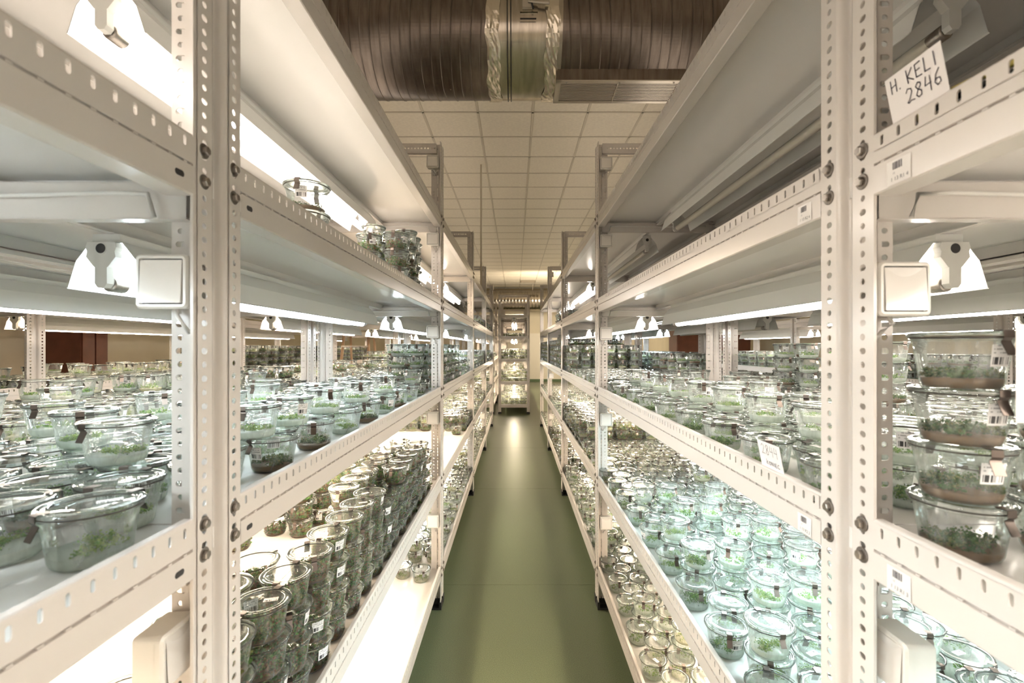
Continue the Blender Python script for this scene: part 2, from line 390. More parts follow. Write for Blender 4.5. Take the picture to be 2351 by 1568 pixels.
def rail_mesh(s, holes, h=.05):
    """cross rail of an end frame, along x"""
    mb = MB(); ln = DEP - .06
    if holes:
        nr = int(ln / HP); rows = [(.03 + i * HP, .03 + (i + 1) * HP) for i in range(nr)]
        perf(mb, (0, 0, 0), (s, 0, 0), (0, 0, 1), h, rows, [(.012, h - .012, lambda i: (0, 0, .0046 if i % 2 else .006, .0046))], paint, 0, 8)
        mb.quad([(s * .03, 0, 0), (s * (.03 + nr * HP), 0, 0), (s * (.03 + nr * HP), 0, .012), (s * .03, 0, .012)], paint)
        mb.quad([(s * .03, 0, h - .012), (s * (.03 + nr * HP), 0, h - .012), (s * (.03 + nr * HP), 0, h), (s * .03, 0, h)], paint)
    else:
        mb.quad([(s * .03, 0, 0), (s * ln, 0, 0), (s * ln, 0, h), (s * .03, 0, h)], paint)
    for z in (0, h):
        mb.box((s * .03, 0, z - .001), (s * (ln + .03), .018, z + .001), paint)
    return mb.mesh('cross_rail')

def bolt_mesh():
    """hex bolt with washer, axis along -x (head toward -x)"""
    mb = MB()
    mb.lathe([(.0001, -.0022), (.0098, -.0022), (.0104, -.0016), (.0104, .0004)], 20, pbr('washer_steel', (.20, .18, .16), .5, .9), False, axis='x')
    mb.lathe([(.0001, -.0080), (.0052, -.0080), (.0064, -.0070), (.0064, -.0020)], 6, steel, False, axis='x')
    return mb.mesh('bolt')
BOLT = bolt_mesh()

CACHE = {}
def cached(key, fn):
    if key not in CACHE: CACHE[key] = fn()
    return CACHE[key]

def build_rack(name_label, xf, s, bays, y0, lod_of, rails_holes=True, bolts=(), group=None, base=F0):
    """one bolted run: root > posts (> foot), beams, shelf panels, cross rails, bolts"""
    root = thing('storage_rack', name_label, 'rack', (xf, y0, 0), group)
    fr = list(range(bays[0], bays[1] + 2))
    for n in fr:
        y = base + PITCH * n - y0
        lod = lod_of(n)
        p = obj('post', cached(('post', s, lod), lambda: post_mesh(s, lod)), root, (0, y, 0)); obj('foot', cached(('foot', s), lambda: foot_mesh(s)), p)
        p2 = obj('post', cached(('post', -s, max(1, lod)), lambda: post_mesh(-s, max(1, lod))), root, (s * DEP, y, 0)); obj('foot', cached(('foot', -s), lambda: foot_mesh(-s)), p2)
        for k, z in LV.items():
            obj('cross_rail', cached(('rail', s, False), lambda: rail_mesh(s, False)), root, (0, y + .030, z - BH - .022))
        obj('cross_rail', cached(('rail', s, True), lambda: rail_mesh(s, True, .056)), root, (0, y + .030, TOPZ - .058))
        if n in bolts:
            for k, z in LV.items():
                for (yy, dz) in ((.020, -.014), (.020, -.056), (.088, -.014), (.088, -.056)):
                    if (yy < .05 and n == bays[0]) : pass
                    ob = obj('bolt', BOLT, p, (0, yy, z + dz))
                    ob.rotation_euler = (random.uniform(0, 1), 0, 0 if s > 0 else PI)
    ln = PITCH - PW
    for b in range(bays[0], bays[1] + 1):
        y = base + PITCH * b + PW - y0
        lod = min(lod_of(b), lod_of(b + 1))
        for k, z in LV.items():
            bo = obj('beam', cached(('beam', s, lod), lambda: beam_mesh(s, ln, lod)), root, (0, y, z))
            if group is None and lod == 0: bo['level'] = k
            obj('beam', cached(('beam', -s, max(1, lod)), lambda: beam_mesh(-s, ln, max(1, lod))), root, (s * DEP, y, z))
            for (a, c) in ((.014, .350), (.352, .690)):
                obj('shelf_panel', cached(('panel', s, a), lambda: panel_mesh(s, a, c, PITCH - .004)), root, (0, y - .032, z - SURF))
    return root

XL, XR = -.426, .474
RL2, RR2 = -1.888, 1.936
lod_near = lambda n: 0 if n <= 0 else 1
rackL = build_rack('long white slotted-steel rack along the left side of the green aisle', XL, -1, (-1, 3), F0, lod_near, bolts=(0, 1, 2))
rackR = build_rack('long white slotted-steel rack along the right side of the green aisle', XR, 1, (-1, 3), F0, lod_near, bolts=(0, 1, 2))
lod_far = lambda n: 1 if n <= 2 else 2
rackL2 = build_rack('white rack standing back to back behind the left aisle rack', RL2, 1, (-1, 3), F0, lod_far)
rackR2 = build_rack('white rack standing back to back behind the right aisle rack', RR2, -1, (-1, 3), F0, lod_far)
lod2 = lambda n: 2
XL3, XR3 = -2.79, 2.84
rackL3 = build_rack('white rack across the next aisle, behind the wooden stepladder', XL3, -1, (0, 3), F0, lod_far)
rackR3 = build_rack('white rack across the next aisle, in front of the brown cabinets', XR3, 1, (0, 2), F0, lod_far)
FB = 10.55
rackF = build_rack('white rack run standing crosswise past the aisle end, seen end-on', .324, -1, (0, 3), FB, lambda n: 1 if n == 0 else 2, base=FB)
rackF2 = build_rack('white rack run beside the end-on rack, mostly hidden behind left rack', -1.19, 1, (0, 3), FB, lambda n: 1 if n == 0 else 2, base=FB)

# ------------------------------------------------------------------ room
WX0, WX1, WY0, WY1, CH = -5.7, 5.2, -2.6, 20.5, CZ + 2.56
fl = tag(obj('floor', None), kind='structure')
mb = MB(); mb.box((WX0, WY0, -.10), (WX1, WY1, -.006), base_m); obj('floor_slab', mb, fl)
ys = [WY0] + [2.97 + 2.02 * k for k in range(-2, 9)] + [WY1]
for a, b_ in zip(ys[:-1], ys[1:]):
    mb = MB(); mb.box((WX0, a + .0012, -.006), (WX1, b_ - .0012, 0), floor_m); obj('floor_sheet', mb, fl)
for nm, a, c in (('wall_left', (WX0 - .1, WY0, 0), (WX0, WY1, CH)), ('wall_right', (WX1, WY0, 0), (WX1 + .1, WY1, CH)), ('wall_back', (WX0, WY0 - .1, 0), (WX1, WY0, CH)), ('wall_far', (WX0, WY1, 0), (WX1, WY1 + .1, CH))):
    mb = MB(); mb.box(a, c, wall_m); tag(obj(nm, mb), kind='structure')
mb = MB(); mb.box((WX0, WY1 - .012, .11), (WX1, WY1, 2.1), wall_lo); tag(obj('trim_1', mb), kind='structure')
mb = MB(); mb.box((WX0, WY1 - .03, CH - .30), (WX1, WY1 - .0, CH), pbr('beam_tan', (.55, .45, .30), .8)); tag(obj('trim_2', mb), kind='structure')  # darker tan band along the top of the end wall
mb = MB(); mb.box((WX0, WY1 - .022, 0), (WX1, WY1 - .012, .11), base_m); tag(obj('baseboard_far', mb), kind='structure')
# ceiling: T-bar grid with lay-in tiles
ce = tag(obj('ceiling', None), kind='structure')
mb = MB(); mb.box((WX0, WY0, CH + .02), (WX1, WY1, CH + .08), grid_m); obj('ceiling_slab', mb, ce)
x0 = .192 - 9 * .6 - .3 + .3; gx = [.192 + .6 * k for k in range(-10, 9)]; gy = [5.135 + .6 * k for k in range(-13, 26)]
mb = MB()
for x in gx: mb.box((x - .012, WY0, CH - .001), (x + .012, WY1, CH + .02), grid_m)
for y in gy: mb.box((WX0, y - .012, CH - .001), (WX1, y + .012, CH + .02), grid_m)
obj('ceiling_grid', mb, ce)
mb = MB(); mb.box((-.285, -.285, .004), (.285, .285, .018), tile_m)
mb.quad([(-.289, -.289, .006), (.289, -.289, .006), (.289, .289, .006), (-.289, .289, .006)], tile_m); TILE = mb.mesh('ceiling_tile')
rest = MB()
for i in range(len(gx) - 1):
    for j in range(len(gy) - 1):
        cx, cy = gx[i] + .3, gy[j] + .3
        if cy > WY1 - .3: continue
        if -2.3 < cx < 2.5 and 3.4 < cy < 14.5: obj('ceiling_tile', TILE, ce, (cx, cy, CH))
        else: rest.box((cx - .287, cy - .287, CH + .004), (cx + .287, cy + .287, CH + .018), tile_m)
ro = obj('ceiling_tiles_beyond', rest, ce); ro['kind'] = 'stuff'

# ceiling vent far away
t = thing('ceiling_vent', 'small grey vent set in the ceiling far down the aisle', 'vent', (.495, 18.3, CH - .012))
mb = MB(); mb.box((-.29, -.29, 0), (.29, .29, .008), vent_m); obj('frame', mb, t)
for k in range(7):
    mb = MB(); mb.box((-.26, -.24 + k * .075, -.006), (.26, -.21 + k * .075, 0), vent_m); obj('slat', mb, t)

# ------------------------------------------------------------------ duct overhead
DR, DZ, DY = .37, CZ + 2.145, 3.30
duct = thing('air_duct', 'big round spiral metal air duct hanging under the ceiling across the aisle', 'duct', (0, DY, DZ))
def spiral(x0, x1, sgn):
    mb = MB(); n = 120; pit = .0635; prof = []
    x = x0
    cols = int(round((x1 - x0) / pit)); 
    st = []
    for k in range(cols):
        xa = x0 + k * (x1 - x0) / cols; dx = (x1 - x0) / cols
        hi = .0035 if k % 2 == 0 else .0012
        st += [(xa, DR), (xa + dx * .86, DR), (xa + dx * .90, DR + hi), (xa + dx * .95, DR + hi)]
    st.append((x1, DR))
    b = len(mb.v)
    for (xx, r) in st:
        for i in range(n):
            a = 2 * PI * i / n
            hx = sgn * (.127 * math.sin(a) * .25) * min(1, abs(xx - (x0 if sgn < 0 else x1)) * 0 + 1)
            mb.v.append((xx + hx, r * math.cos(a), r * math.sin(a)))
    for j in range(len(st) - 1):
        for i in range(n):
            i2 = (i + 1) % n; mb.face((b + j * n + i, b + j * n + i2, b + (j + 1) * n + i2, b + (j + 1) * n + i), duct_m, False)
    return mb
obj('duct_section', spiral(-3.4, -.135, 1), duct); obj('duct_section', spiral(.275, 3.6, -1), duct)
mb = MB(); mb.lathe([(DR + .001, -.16), (DR + .001, .30)], 64, duct_s, axis='x'); obj('duct_sleeve', mb, duct)
def tape(xc, wd):
    mb = MB(); n = 96; k = 7; b = 0
    for j in range(k):
        for i in range(n):
            a = 2 * PI * i / n; wob = .006 * math.sin(a * 7 + xc * 9) + .004 * math.sin(a * 17)
            rr = DR + .009 + random.uniform(-.0022, .0022); mb.v.append((xc - wd / 2 + wd * j / (k - 1) + wob, rr * math.cos(a), rr * math.sin(a)))
    for j in range(k - 1):
        for i in range(n):
            i2 = (i + 1) % n; mb.face((j * n + i, j * n + i2, (j + 1) * n + i2, (j + 1) * n + i), foil, False)
    return mb
o = obj('foil_tape', tape(-.142, .085), duct); o = obj('foil_tape', tape(.235, .085), duct)
# damper actuator on the sleeve
mb = MB(); mb.box((-.06, -.012, -.05), (.05, .012, .05), duct_s); mb.box((-.045, -.03, -.035), (.02, -.012, .035), grille_m); mb.tube([(-.01, -.035, 0), (.12, -.05, -.02)], .012, grille_m); mb.tube([(.0, -.035, .05), (.02, -.035, -.05)], .005, black)
mb.box((-.06, -.02, -.10), (.04, -.012, -.095), black)
ob = obj('damper_actuator', mb, duct, (.09, -DR * math.cos(R(2)), -DR * math.sin(R(2)) + .0))
mb = MB()
for xx in (-.050, -.028):
    mb.tube([(xx, (DR + .014) * math.cos(R(a)), (DR + .014) * math.sin(R(a))) for a in range(95, 276 + 10, 10)], .0035, black, 6)
    mb.tube([(xx, 0, DR + .01), (xx, 0, CH - DZ)], .004, black, 6)
obj('hanger_strap', mb, duct)
# grille saddle under the right part
gr = obj('grille', None, duct)
a0, a1 = R(208), R(240)   # angles on the duct (y = cos, z = sin): near lower side
rg = DR + .012
pa = Vector((0, rg * math.cos(a0), rg * math.sin(a0))); pb = Vector((0, rg * math.cos(a1), rg * math.sin(a1)))
pa = Vector((0, -.200, -.380)); pb = Vector((0, .055, -.397))
dd = (pb - pa); nrm = Vector((0, -dd.z, dd.y)).normalized(); nrm = -nrm if nrm.z > 0 else nrm
def gq(mb, xa, xb, ta, tb, off, m, th=.006):
    p = [Vector((xa, 0, 0)) + pa + dd * ta, Vector((xb, 0, 0)) + pa + dd * ta, Vector((xb, 0, 0)) + pa + dd * tb, Vector((xa, 0, 0)) + pa + dd * tb]
    q = [v + nrm * (off + th) for v in p]; p = [v + nrm * off for v in p]; b = len(mb.v); mb.v += [tuple(v) for v in p + q]
    for f in ((0, 1, 2, 3), (4, 5, 6, 7), (0, 1, 5, 4), (1, 2, 6, 5), (2, 3, 7, 6), (3, 0, 4, 7)): mb.face([b + i for i in f], m)
mb = MB(); GX0, GX1 = .27, 1.45
gq(mb, GX0, GX1, 0, .13, .004, grille_m); gq(mb, GX0, GX1, .9, 1, .004, grille_m); gq(mb, GX0, GX0 + .035, 0, 1, .004, grille_m); gq(mb, GX1 - .035, GX1, 0, 1, .004, grille_m)
mb.quad([(GX0, -.200, -.384), (GX1, -.200, -.384), (GX1, -.200, -.30), (GX0, -.200, -.30)], duct_m); mb.quad([(GX0, -.200, -.384), (GX0, -.200, -.30), (GX0, .055, -.36), (GX0, .055, -.400)], grille_m)
obj('frame', mb, gr)
mb = MB(); gq(mb, GX0, GX1, 0, 1, -.012, dark_m); obj('backing', mb, gr)
for k in range(11):
    mb = MB(); ta = .17 + k * .066; gq(mb, GX0 + .03, GX1 - .03, ta, ta + .034, .0, grille_m, .008); obj('slat', mb, gr)
for xx in (.68, 1.08):
    mb = MB(); gq(mb, xx, xx + .006, .1, .95, .009, grille_m, .004); obj('mullion', mb, gr)
mb = MB()
for xx in (.34, .69, 1.05): 
    c = Vector((xx, 0, 0)) + pa + dd * .06 + nrm * .011; mb.lathe([(.0001, .003), (.006, .002), (.006, 0)], 10, steel, False, c=tuple(c), axis='y')
obj('screw', mb, gr)

# far duct near the end wall, hanging pipe
fd = thing('air_duct', 'pale metal air duct running across in front of the end wall', 'duct', (0, 19.2, CZ + 1.9))
mb = MB(); prof = []
for k in range(60): xx = -4 + k * .13; prof += [(.42, xx), (.42, xx + .11), (.427, xx + .118), (.42, xx + .126)]
mb.lathe(prof, 32, duct_s, axis='x'); obj('duct_section', mb, fd)
for xx in (-2.5, -.9, .7, 2.3):
    mb = MB(); mb.box((xx, -.01, .40), (xx + .02, .01, CH - CZ - 1.9), vent_m); obj('hanger', mb, fd)
hp = thing('hanging_pipe', 'thin grey pipe hanging from a ceiling rail beyond the left rack', 'pipe', (-.48, 6.6, 0))
mb = MB(); mb.box((-.012, -.012, CZ + .8), (.012, .012, CH), grid_m); obj('pipe', mb, hp)

# ------------------------------------------------------------------ lamp fixtures
FL = 1.53
def spine_mesh():
    mb = MB(); mb.extrude([(-.026, 0), (-.026, .016), (.026, .016), (.026, 0)], 0, FL, reflector, closed=True, caps=True); return mb.mesh('spine')
def reflector_mesh():
    mb = MB(); p = [(-.077, -.087), (-.074, -.085), (-.058, -.034), (-.031, 0), (.031, 0), (.058, -.034), (.074, -.085), (.077, -.087)]
    q = [(a * .985, b - .0012) for a, b in p[::-1]]
    mb.extrude(p + q, 0, FL, reflector, closed=True); return mb.mesh('reflector')
def holder_mesh():
    mb = MB()
    out = [(-.026, -.002), (.026, -.002), (.029, -.012), (.026, -.020), (.028, -.030), (.014, -.048), (.0115, -.050), (.0115, -.080), (.006, -.088), (-.006, -.088), (-.0115, -.080), (-.0115, -.050), (-.014, -.048), (-.028, -.030), (-.026, -.020), (-.029, -.012)]
    mb.extrude(out, -.012, .004, holder_m, closed=True, caps=True)
    mb.lathe([(.0095, -.0126), (.0115, -.0126), (.0115, -.012)], 20, holder_m, False, c=(0, 0, -.014), axis='y'); mb.disc(.0095, -.0123, 16, dark_m, c=(0, 0, -.014), axis='y')
    return mb.mesh('lamp_holder')
TR, TZ = .0145, -.079
def tube_mesh(m):
    mb = MB(); mb.lathe([(TR, .038), (TR, FL - .038)], 14, m, axis='y', c=(0, 0, TZ)); return mb.mesh('tube')
def cap_mesh():
    mb = MB(); mb.lathe([(.0001, .006), (TR * .9, .006), (TR + .0003, .008), (TR + .0003, .038)], 14, steel, axis='y', c=(0, 0, TZ)); return mb.mesh('tube_cap')
SP, RF, HD, CP = spine_mesh(), reflector_mesh(), holder_mesh(), cap_mesh()
TUBES = {k: tube_mesh(m) for k, m in (('cool', tube_cool), ('cyan', tube_cyan), ('warm', tube_warm), ('bright', tube_bright), ('neutral', tube_neutral), ('off', tube_off))}
COLN = {'cool': 'glowing cool white', 'cyan': 'glowing bluish', 'warm': 'glowing warm', 'bright': 'very bright warm', 'neutral': 'glowing soft white', 'off': 'unlit'}
LN = {1: 'bottom', 2: 'knee-high', 3: 'waist-high', 4: 'eye-level', 5: 'top'}
ORD = ['zeroth', 'first', 'second', 'third', 'fourth', 'fifth', 'sixth', 'seventh', 'eighth', 'ninth', 'tenth', 'eleventh', 'twelfth', 'thirteenth', 'fourteenth', 'fifteenth', 'sixteenth', 'seventeenth', 'eighteenth', 'nineteenth', 'twentieth'] + ['%dth' % i for i in range(21, 60)]
def fixture(rname, x, y, lv, bay, kind, detail=True):
    where = {-1: 'near bay'}.get(bay, ORD[bay + 1] + ' bay')
    t = thing('batten_lamp', '%s tube lamp under the %s shelf, %s, %s' % (COLN[kind], LN[lv], rname, where), 'lamp', (x, y, LV[lv] - BH - .0005), 'tube lamps under the rack shelves')
    obj('spine', SP, t); obj('reflector', RF, t); obj('tube', TUBES[kind], t)
    h = obj('lamp_holder', HD, t)
    obj('lamp_holder', HD, t, (0, FL, 0), rz=PI)
    if detail: obj('tube_cap', CP, t); obj('tube_cap', CP, t, (0, FL, 2 * 0), rot=(0, 0, PI))
    return t
# far rack F bays start at FB
def lamp_row(rname, xc, bays, plan, base=F0):
    for b in range(bays[0], bays[1] + 1):
        for lv in (5, 4, 3, 2):
            k = plan(b, lv)
            if k: fixture(rname, xc, base + PITCH * b + .275, lv, b, k, b < 2)
lamp_row('left aisle rack', XL - .354, (-1, 3), lambda b, l: {5: 'neutral' if b in (-1, 0, 2) else 'off', 4: 'cool', 3: 'warm', 2: 'warm' if b != 1 else 'neutral'}[l] if not (b == 1 and l == 5) else 'warm')
lamp_row('right aisle rack', XR + .354, (-1, 3), lambda b, l: {5: 'off' if b < 1 else 'off' if b == 1 else 'neutral', 4: 'neutral', 3: 'cyan' if b <= 0 else 'warm', 2: 'warm'}[l])
lamp_row('rack behind left rack', RL2 + .354, (-1, 3), lambda b, l: {5: None, 4: 'off' if b == -1 else 'warm' if b != 0 else 'neutral', 3: 'warm', 2: None}[l])
lamp_row('rack behind right rack', RR2 - .354, (-1, 3), lambda b, l: {5: None, 4: 'off' if b == 1 else 'neutral' if b < 1 else 'cool', 3: 'neutral', 2: None}[l])
lamp_row('rack behind the stepladder', XL3 - .354, (0, 3), lambda b, l: {5: None, 4: 'off' if b == 0 else 'warm', 3: 'warm', 2: None}[l])
lamp_row('rack before the brown cabinets', XR3 + .354, (0, 2), lambda b, l: {5: None, 4: 'neutral' if b else 'off', 3: 'neutral', 2: None}[l])
lamp_row('rack seen end-on', .324 - .352, (0, 2), lambda b, l: {5: 'off' if b == 0 else 'warm', 4: 'bright', 3: 'bright', 2: 'bright'}[l], FB)
lamp_row('rack beside the end-on rack', -1.19 + .352, (0, 1), lambda b, l: {5: None, 4: 'warm', 3: 'warm', 2: 'warm'}[l], FB)

# ------------------------------------------------------------------ switches
def switch_meshes():
    mb = MB(); hw, hh, d = .034, .035, .040
    def rr(w_, h_, r, n=4):
        pts = []
        for cx, cz, a0 in ((w_ - r, h_ - r, 0), (-w_ + r, h_ - r, 90), (-w_ + r, -h_ + r, 180), (w_ - r, -h_ + r, 270)):
            for k in range(n + 1): a = R(a0 + 90 * k / n); pts.append((cx + r * math.cos(a), cz + r * math.sin(a)))
        return pts
    layers = [(rr(hw - .001, hh - .001, .005), 0), (rr(hw, hh, .006), -.028), (rr(hw, hh, .006), -.030), (rr(hw + .0015, hh + .0015, .007), -.031), (rr(hw + .0015, hh + .0015, .007), -.037), (rr(hw - .001, hh - .001, .006), -d), (rr(hw - .0045, hh - .0045, .002), -d), (rr(hw - .0045, hh - .0045, .002), -d + .006)]
    b = 0; k = len(layers[0][0])
    for pts, y in layers: mb.v += [(p[0], y, p[1]) for p in pts]
    for j in range(len(layers) - 1):
        for i in range(k): i2 = (i + 1) % k; mb.face((j * k + i, j * k + i2, (j + 1) * k + i2, (j + 1) * k + i), plastic, False)
    mb.face(range((len(layers) - 1) * k, len(layers) * k), dark_m)
    body = mb.mesh('box')
    mb = MB(); nx, nz = 8, 8; w_, h_ = hw - .0062, hh - .0062
    for j in range(nz + 1):
        for i in range(nx + 1):
            x = -w_ + 2 * w_ * i / nx; z = -h_ + 2 * h_ * j / nz; cz = (z / h_); cx = x / w_
            dip = .0035 * max(0, 1 - ((1 - cz) * 1.2 + cx * cx * .9))
            mb.v.append((x, -d - .003 * (1 - cz * .5) + .002 + dip, z))
    for j in range(nz):
        for i in range(nx): a = j * (nx + 1) + i; mb.face((a, a + 1, a + nx + 2, a + nx + 1), rocker_m, True)
    b = len(mb.v)
    mb.box((-w_, -d + .0015, -h_), (w_, -d + .003, h_), rocker_m)
    return body, mb.mesh('rocker')
SWB, SWR = switch_meshes()
def cable(pts, r=.003, m=cable_m): mb = MB(); mb.tube(pts, r, m, 8); return mb
SWH = {5.5: 1.065, 5: .62, 4: .088, 3: -.406, 2: -1.0}
def switch(side, n, lv, turned=False):
    s = -1 if side == 'left' else 1; xf = XL if s < 0 else XR
    z = CZ + SWH[lv] - (.0 if s < 0 else .01)
    y = yf(n) + .046
    pn = {0: 'nearest', 1: 'second', 3: 'fourth', 2: 'third'}[n]
    lvn = {5.5: 'above the top shelf', 5: 'under the top shelf', 4: 'under the eye-level shelf', 3: 'under the waist-high shelf', 2: 'under the knee-high shelf'}[lv]
    xo = xf + s * .0475
    t = thing('light_switch', 'square white light switch on %s post of %s rack, %s' % (pn, side, lvn), 'switch', (xo, y, z), 'light switches on the rack posts')
    if turned: t.rotation_euler = (0, 0, PI / 2 * s * -1 if s > 0 else PI / 2); t.location = (xf + s * .062, y - .036, z)
    obj('box', SWB, t); obj('rocker', SWR, t)
    mb = cable([(0, -.012, -.035), (.004, -.014, -.045), (s * .010 * -1, -.012, -.056), (s * -.012, -.001, -.068)], .0028); obj('cable', mb, t)
    return t
for sd in ('left', 'right'):
    for lv in (5.5, 5, 4, 2): switch(sd, 1, lv)
    switch(sd, 1, 3); switch(sd, 0, 4); switch(sd, 0, 3, True)
    for lv in (5.5, 4, 3, 2): switch(sd, 3, lv)

# cables along the cross rails at the two nearest frames
for (nm, xf, s) in (('left', XL, -1), ('right', XR, 1)):
    for n, lv in ((0, 4), (1, 4), (1, 5)):
        y = yf(n) + .019; z = LV[lv] - BH + .006
        pts = [(xf + s * .066, y, z - .03), (xf + s * .075, y, z + .002), (xf + s * .12, y, z + .004), (xf + s * .35, y, z - .002), (xf + s * .62, y, z + .003)]
        o = obj('cable', cable(pts, .0032)); tag(o, 'thin white cable strung along the frame rail below %s shelf, %s rack %s post' % (LN[lv], nm, 'nearest' if n == 0 else 'second'), 'cable')

# ------------------------------------------------------------------ jars
H_J, PJ = .072, .0695
RB = [(.0, .0015), (.034, .0015), (.038, .003), (.0402, .008), (.0432, .030), (.0462, .050), (.0478, .0595), (.0490, .0615)]
def leaf(mb, p, size, m, rnd, bend=True):
    a = rnd.uniform(0, 2 * PI); e = rnd.uniform(-.2, 1.2)
    d = Vector((math.cos(a) * math.cos(e), math.sin(a) * math.cos(e), math.sin(e))); sd = d.cross(Vector((rnd.uniform(-1, 1), rnd.uniform(-1, 1), rnd.uniform(.2, 1)))).normalized()
    p = Vector(p); w_ = size * .42
    if bend:
        up = d.cross(sd) * size * .15
        mb.quad([p, p + d * size * .5 + sd * w_ + up, p + d * size, p + d * size * .5 - sd * w_ + up], m)
    else: mb.quad([p, p + d * size * .5 + sd * w_, p + d * size, p + d * size * .5 - sd * w_], m)
KINDS = {
    'seed':   dict(ag=agar, h=.017, leaves=(leafA, leafB, leafB), n=1.0, z=(.0, .011), rr=.030, sz=.0048, clumps=9),
    'fresh':  dict(ag=agar, h=.015, leaves=(leafA, leafB, leafA, leafC), n=1.5, z=(.0, .017), rr=.033, sz=.0055, clumps=12),
    'sparse': dict(ag=agar, h=.018, leaves=(leafB, leafA), n=.45, z=(.0, .007), rr=.027, sz=.0042, clumps=5),
    'yellow': dict(ag=agar_y, h=.014, leaves=(leafB, leafD, leafB), n=1.1, z=(.0, .014), rr=.033, sz=.005, clumps=10),
    'moss':   dict(ag=agar_b, h=.008, leaves=(leafC, leafD, leafA, leafE, leafC, leafE, leafD), n=2.6, z=(.0, .036), rr=.038, sz=.0088, clumps=30),
    'dark':   dict(ag=agar_b, h=.015, leaves=(leafC, leafC, leafD), n=1.7, z=(.0, .013), rr=.035, sz=.0055, clumps=14),
}
PHR = {'seed': 'jar of fresh seedlings', 'fresh': 'jar of leafy green shoots', 'sparse': 'jar with few seedlings', 'yellow': 'jar of yellow-green shoots', 'moss': 'jar full of dark moss', 'dark': 'jar of dark shoots on brown gel'}
def jar_parts(kind, seed, hi):
    K = KINDS[kind]; rnd = random.Random(seed); n = 40 if hi else 18; P = {}
    mb = MB()
    prof = RB[1:] if hi else [RB[1], RB[3], RB[5], RB[7]]
    mb.lathe(prof, n, glass); mb.disc(.034, .0015, n, glass)
    mb.lathe([(.0490, .0615), (.0512, .0618), (.0515, .0640), (.0500, .0645)], n, rimglass); P['jar_body'] = mb
    mb = MB()
    if hi: lp = [(.0512, .0662), (.0538, .0668), (.0542, .0690), (.0532, .0712), (.0510, .0720), (.0480, .0716), (.0462, .0704), (.0442, .0702), (.0430, .0712), (.0412, .0712), (.0400, .0695)]
    else: lp = [(.0520, .0660), (.0542, .0690), (.0510, .0720), (.0450, .0703), (.0410, .0706), (.0400, .0695)]
    mb.lathe(lp, n, rimglass)
    mb.lathe([(.0400, .0695), (.0380, .0690), (.0180, .0690), (.0005, .0690)] if hi else [(.0400, .0695), (.0005, .0690)], n, lidglass)
    if hi:
        mb.lathe([(.0235, .0692), (.0228, .0697), (.0221, .0692)], n, rimglass)
    P['lid'] = mb
    mb = MB(); mb.lathe([(.0508, .0644), (.0520, .0648), (.0522, .0660), (.0508, .0664)], n, gasket); P['gasket'] = mb
    # clips
    a0 = 0.0
    for k in range(2):
        mb = MB(); pr = [(.0400, .0722), (.0520, .0730), (.0555, .0722), (.0560, .0640), (.0525, .0600), (.0530, .0580), (.0600, .0440)]
        w_ = .0062; T = .0007
        for off in ((0, T) if hi else (0,)):
            b = len(mb.v)
            for (r, z) in pr: mb.v += [(r + off, -w_, z + off), (r + off, w_, z + off)]
            for i in range(len(pr) - 1): mb.face((b + 2 * i, b + 2 * i + 1, b + 2 * i + 3, b + 2 * i + 2), clipm)
        m_ = Matrix.Rotation(a0 + PI * k, 4, 'Z'); mb.v = [tuple(m_ @ Vector(v)) for v in mb.v]
        P['clip' if k == 0 else 'clip#'] = mb
    # gel
    mb = MB(); zt = K['h']; rt = .0402 + (.0462 - .0402) * (zt - .008) / .042 - .0012
    mb.lathe([(.0001, .003), (.0360, .003), (.0385, .008), (rt, zt - .001), (rt - .001, zt), (.0001, zt + .0005)], n, K['ag']); P['agar_gel'] = mb
    mb = MB(); cnt = int((650 if hi else 110) * K['n']); sz = K['sz'] * (.78 if hi else 1.4)
    cl = [(rnd.uniform(0, 2 * PI), K['rr'] * math.sqrt(rnd.random())) for _ in range(K['clumps'])]
    for i in range(cnt):
        a, r = cl[i % len(cl)]; m = K['leaves'][(i % len(cl) + (rnd.random() < .3)) % len(K['leaves'])] if rnd.random() < .8 else rnd.choice(K['leaves'])
        sp_ = .0055 if K['n'] < 2 else .009
        x = r * math.cos(a) + rnd.gauss(0, sp_); y = r * math.sin(a) + rnd.gauss(0, sp_)
        q = math.hypot(x, y)
        if q > .037: x *= .037 / q; y *= .037 / q
        leaf(mb, (x, y, zt - .001 + rnd.uniform(*K['z']) * rnd.random() ** (.6 if K['n'] < 2 else .3)), sz * rnd.uniform(.6, 1.3), m, rnd, hi)
    P['shoots'] = mb
    # stickers: one on the lid, one on the side
    if rnd.random() < .8:
        mb = MB(); m_ = Matrix.Rotation(rnd.uniform(0, 2 * PI), 4, 'Z'); q = [Vector((.004, -.007, .0700)), Vector((.030, -.007, .0700)), Vector((.030, .007, .0700)), Vector((.004, .007, .0700))]
        mb.quad([m_ @ v for v in q], sticker, uv=((0, 0), (1, 0), (1, 1), (0, 1))); P['sticker'] = mb
    a = rnd.uniform(0, 2 * PI)
    if rnd.random() < .6:
        mb = MB(); segs = 4; da = R(34) / segs
        z1, z2 = .030, .056; r1, r2 = .0440, .0475; tl = rnd.uniform(-.006, .006)
        for k in range(segs):
            aa, ab = a + k * da, a + (k + 1) * da
            mb.quad([(r1 * math.cos(aa), r1 * math.sin(aa), z1), (r1 * math.cos(ab), r1 * math.sin(ab), z1), (r2 * math.cos(ab), r2 * math.sin(ab), z2), (r2 * math.cos(aa), r2 * math.sin(aa), z2)], sticker, uv=((k / segs, 0), ((k + 1) / segs, 0), ((k + 1) / segs, 1), (k / segs, 1)))
        P['sticker#'] = mb
    return P
HI = {}; MID = {}; VAR = []
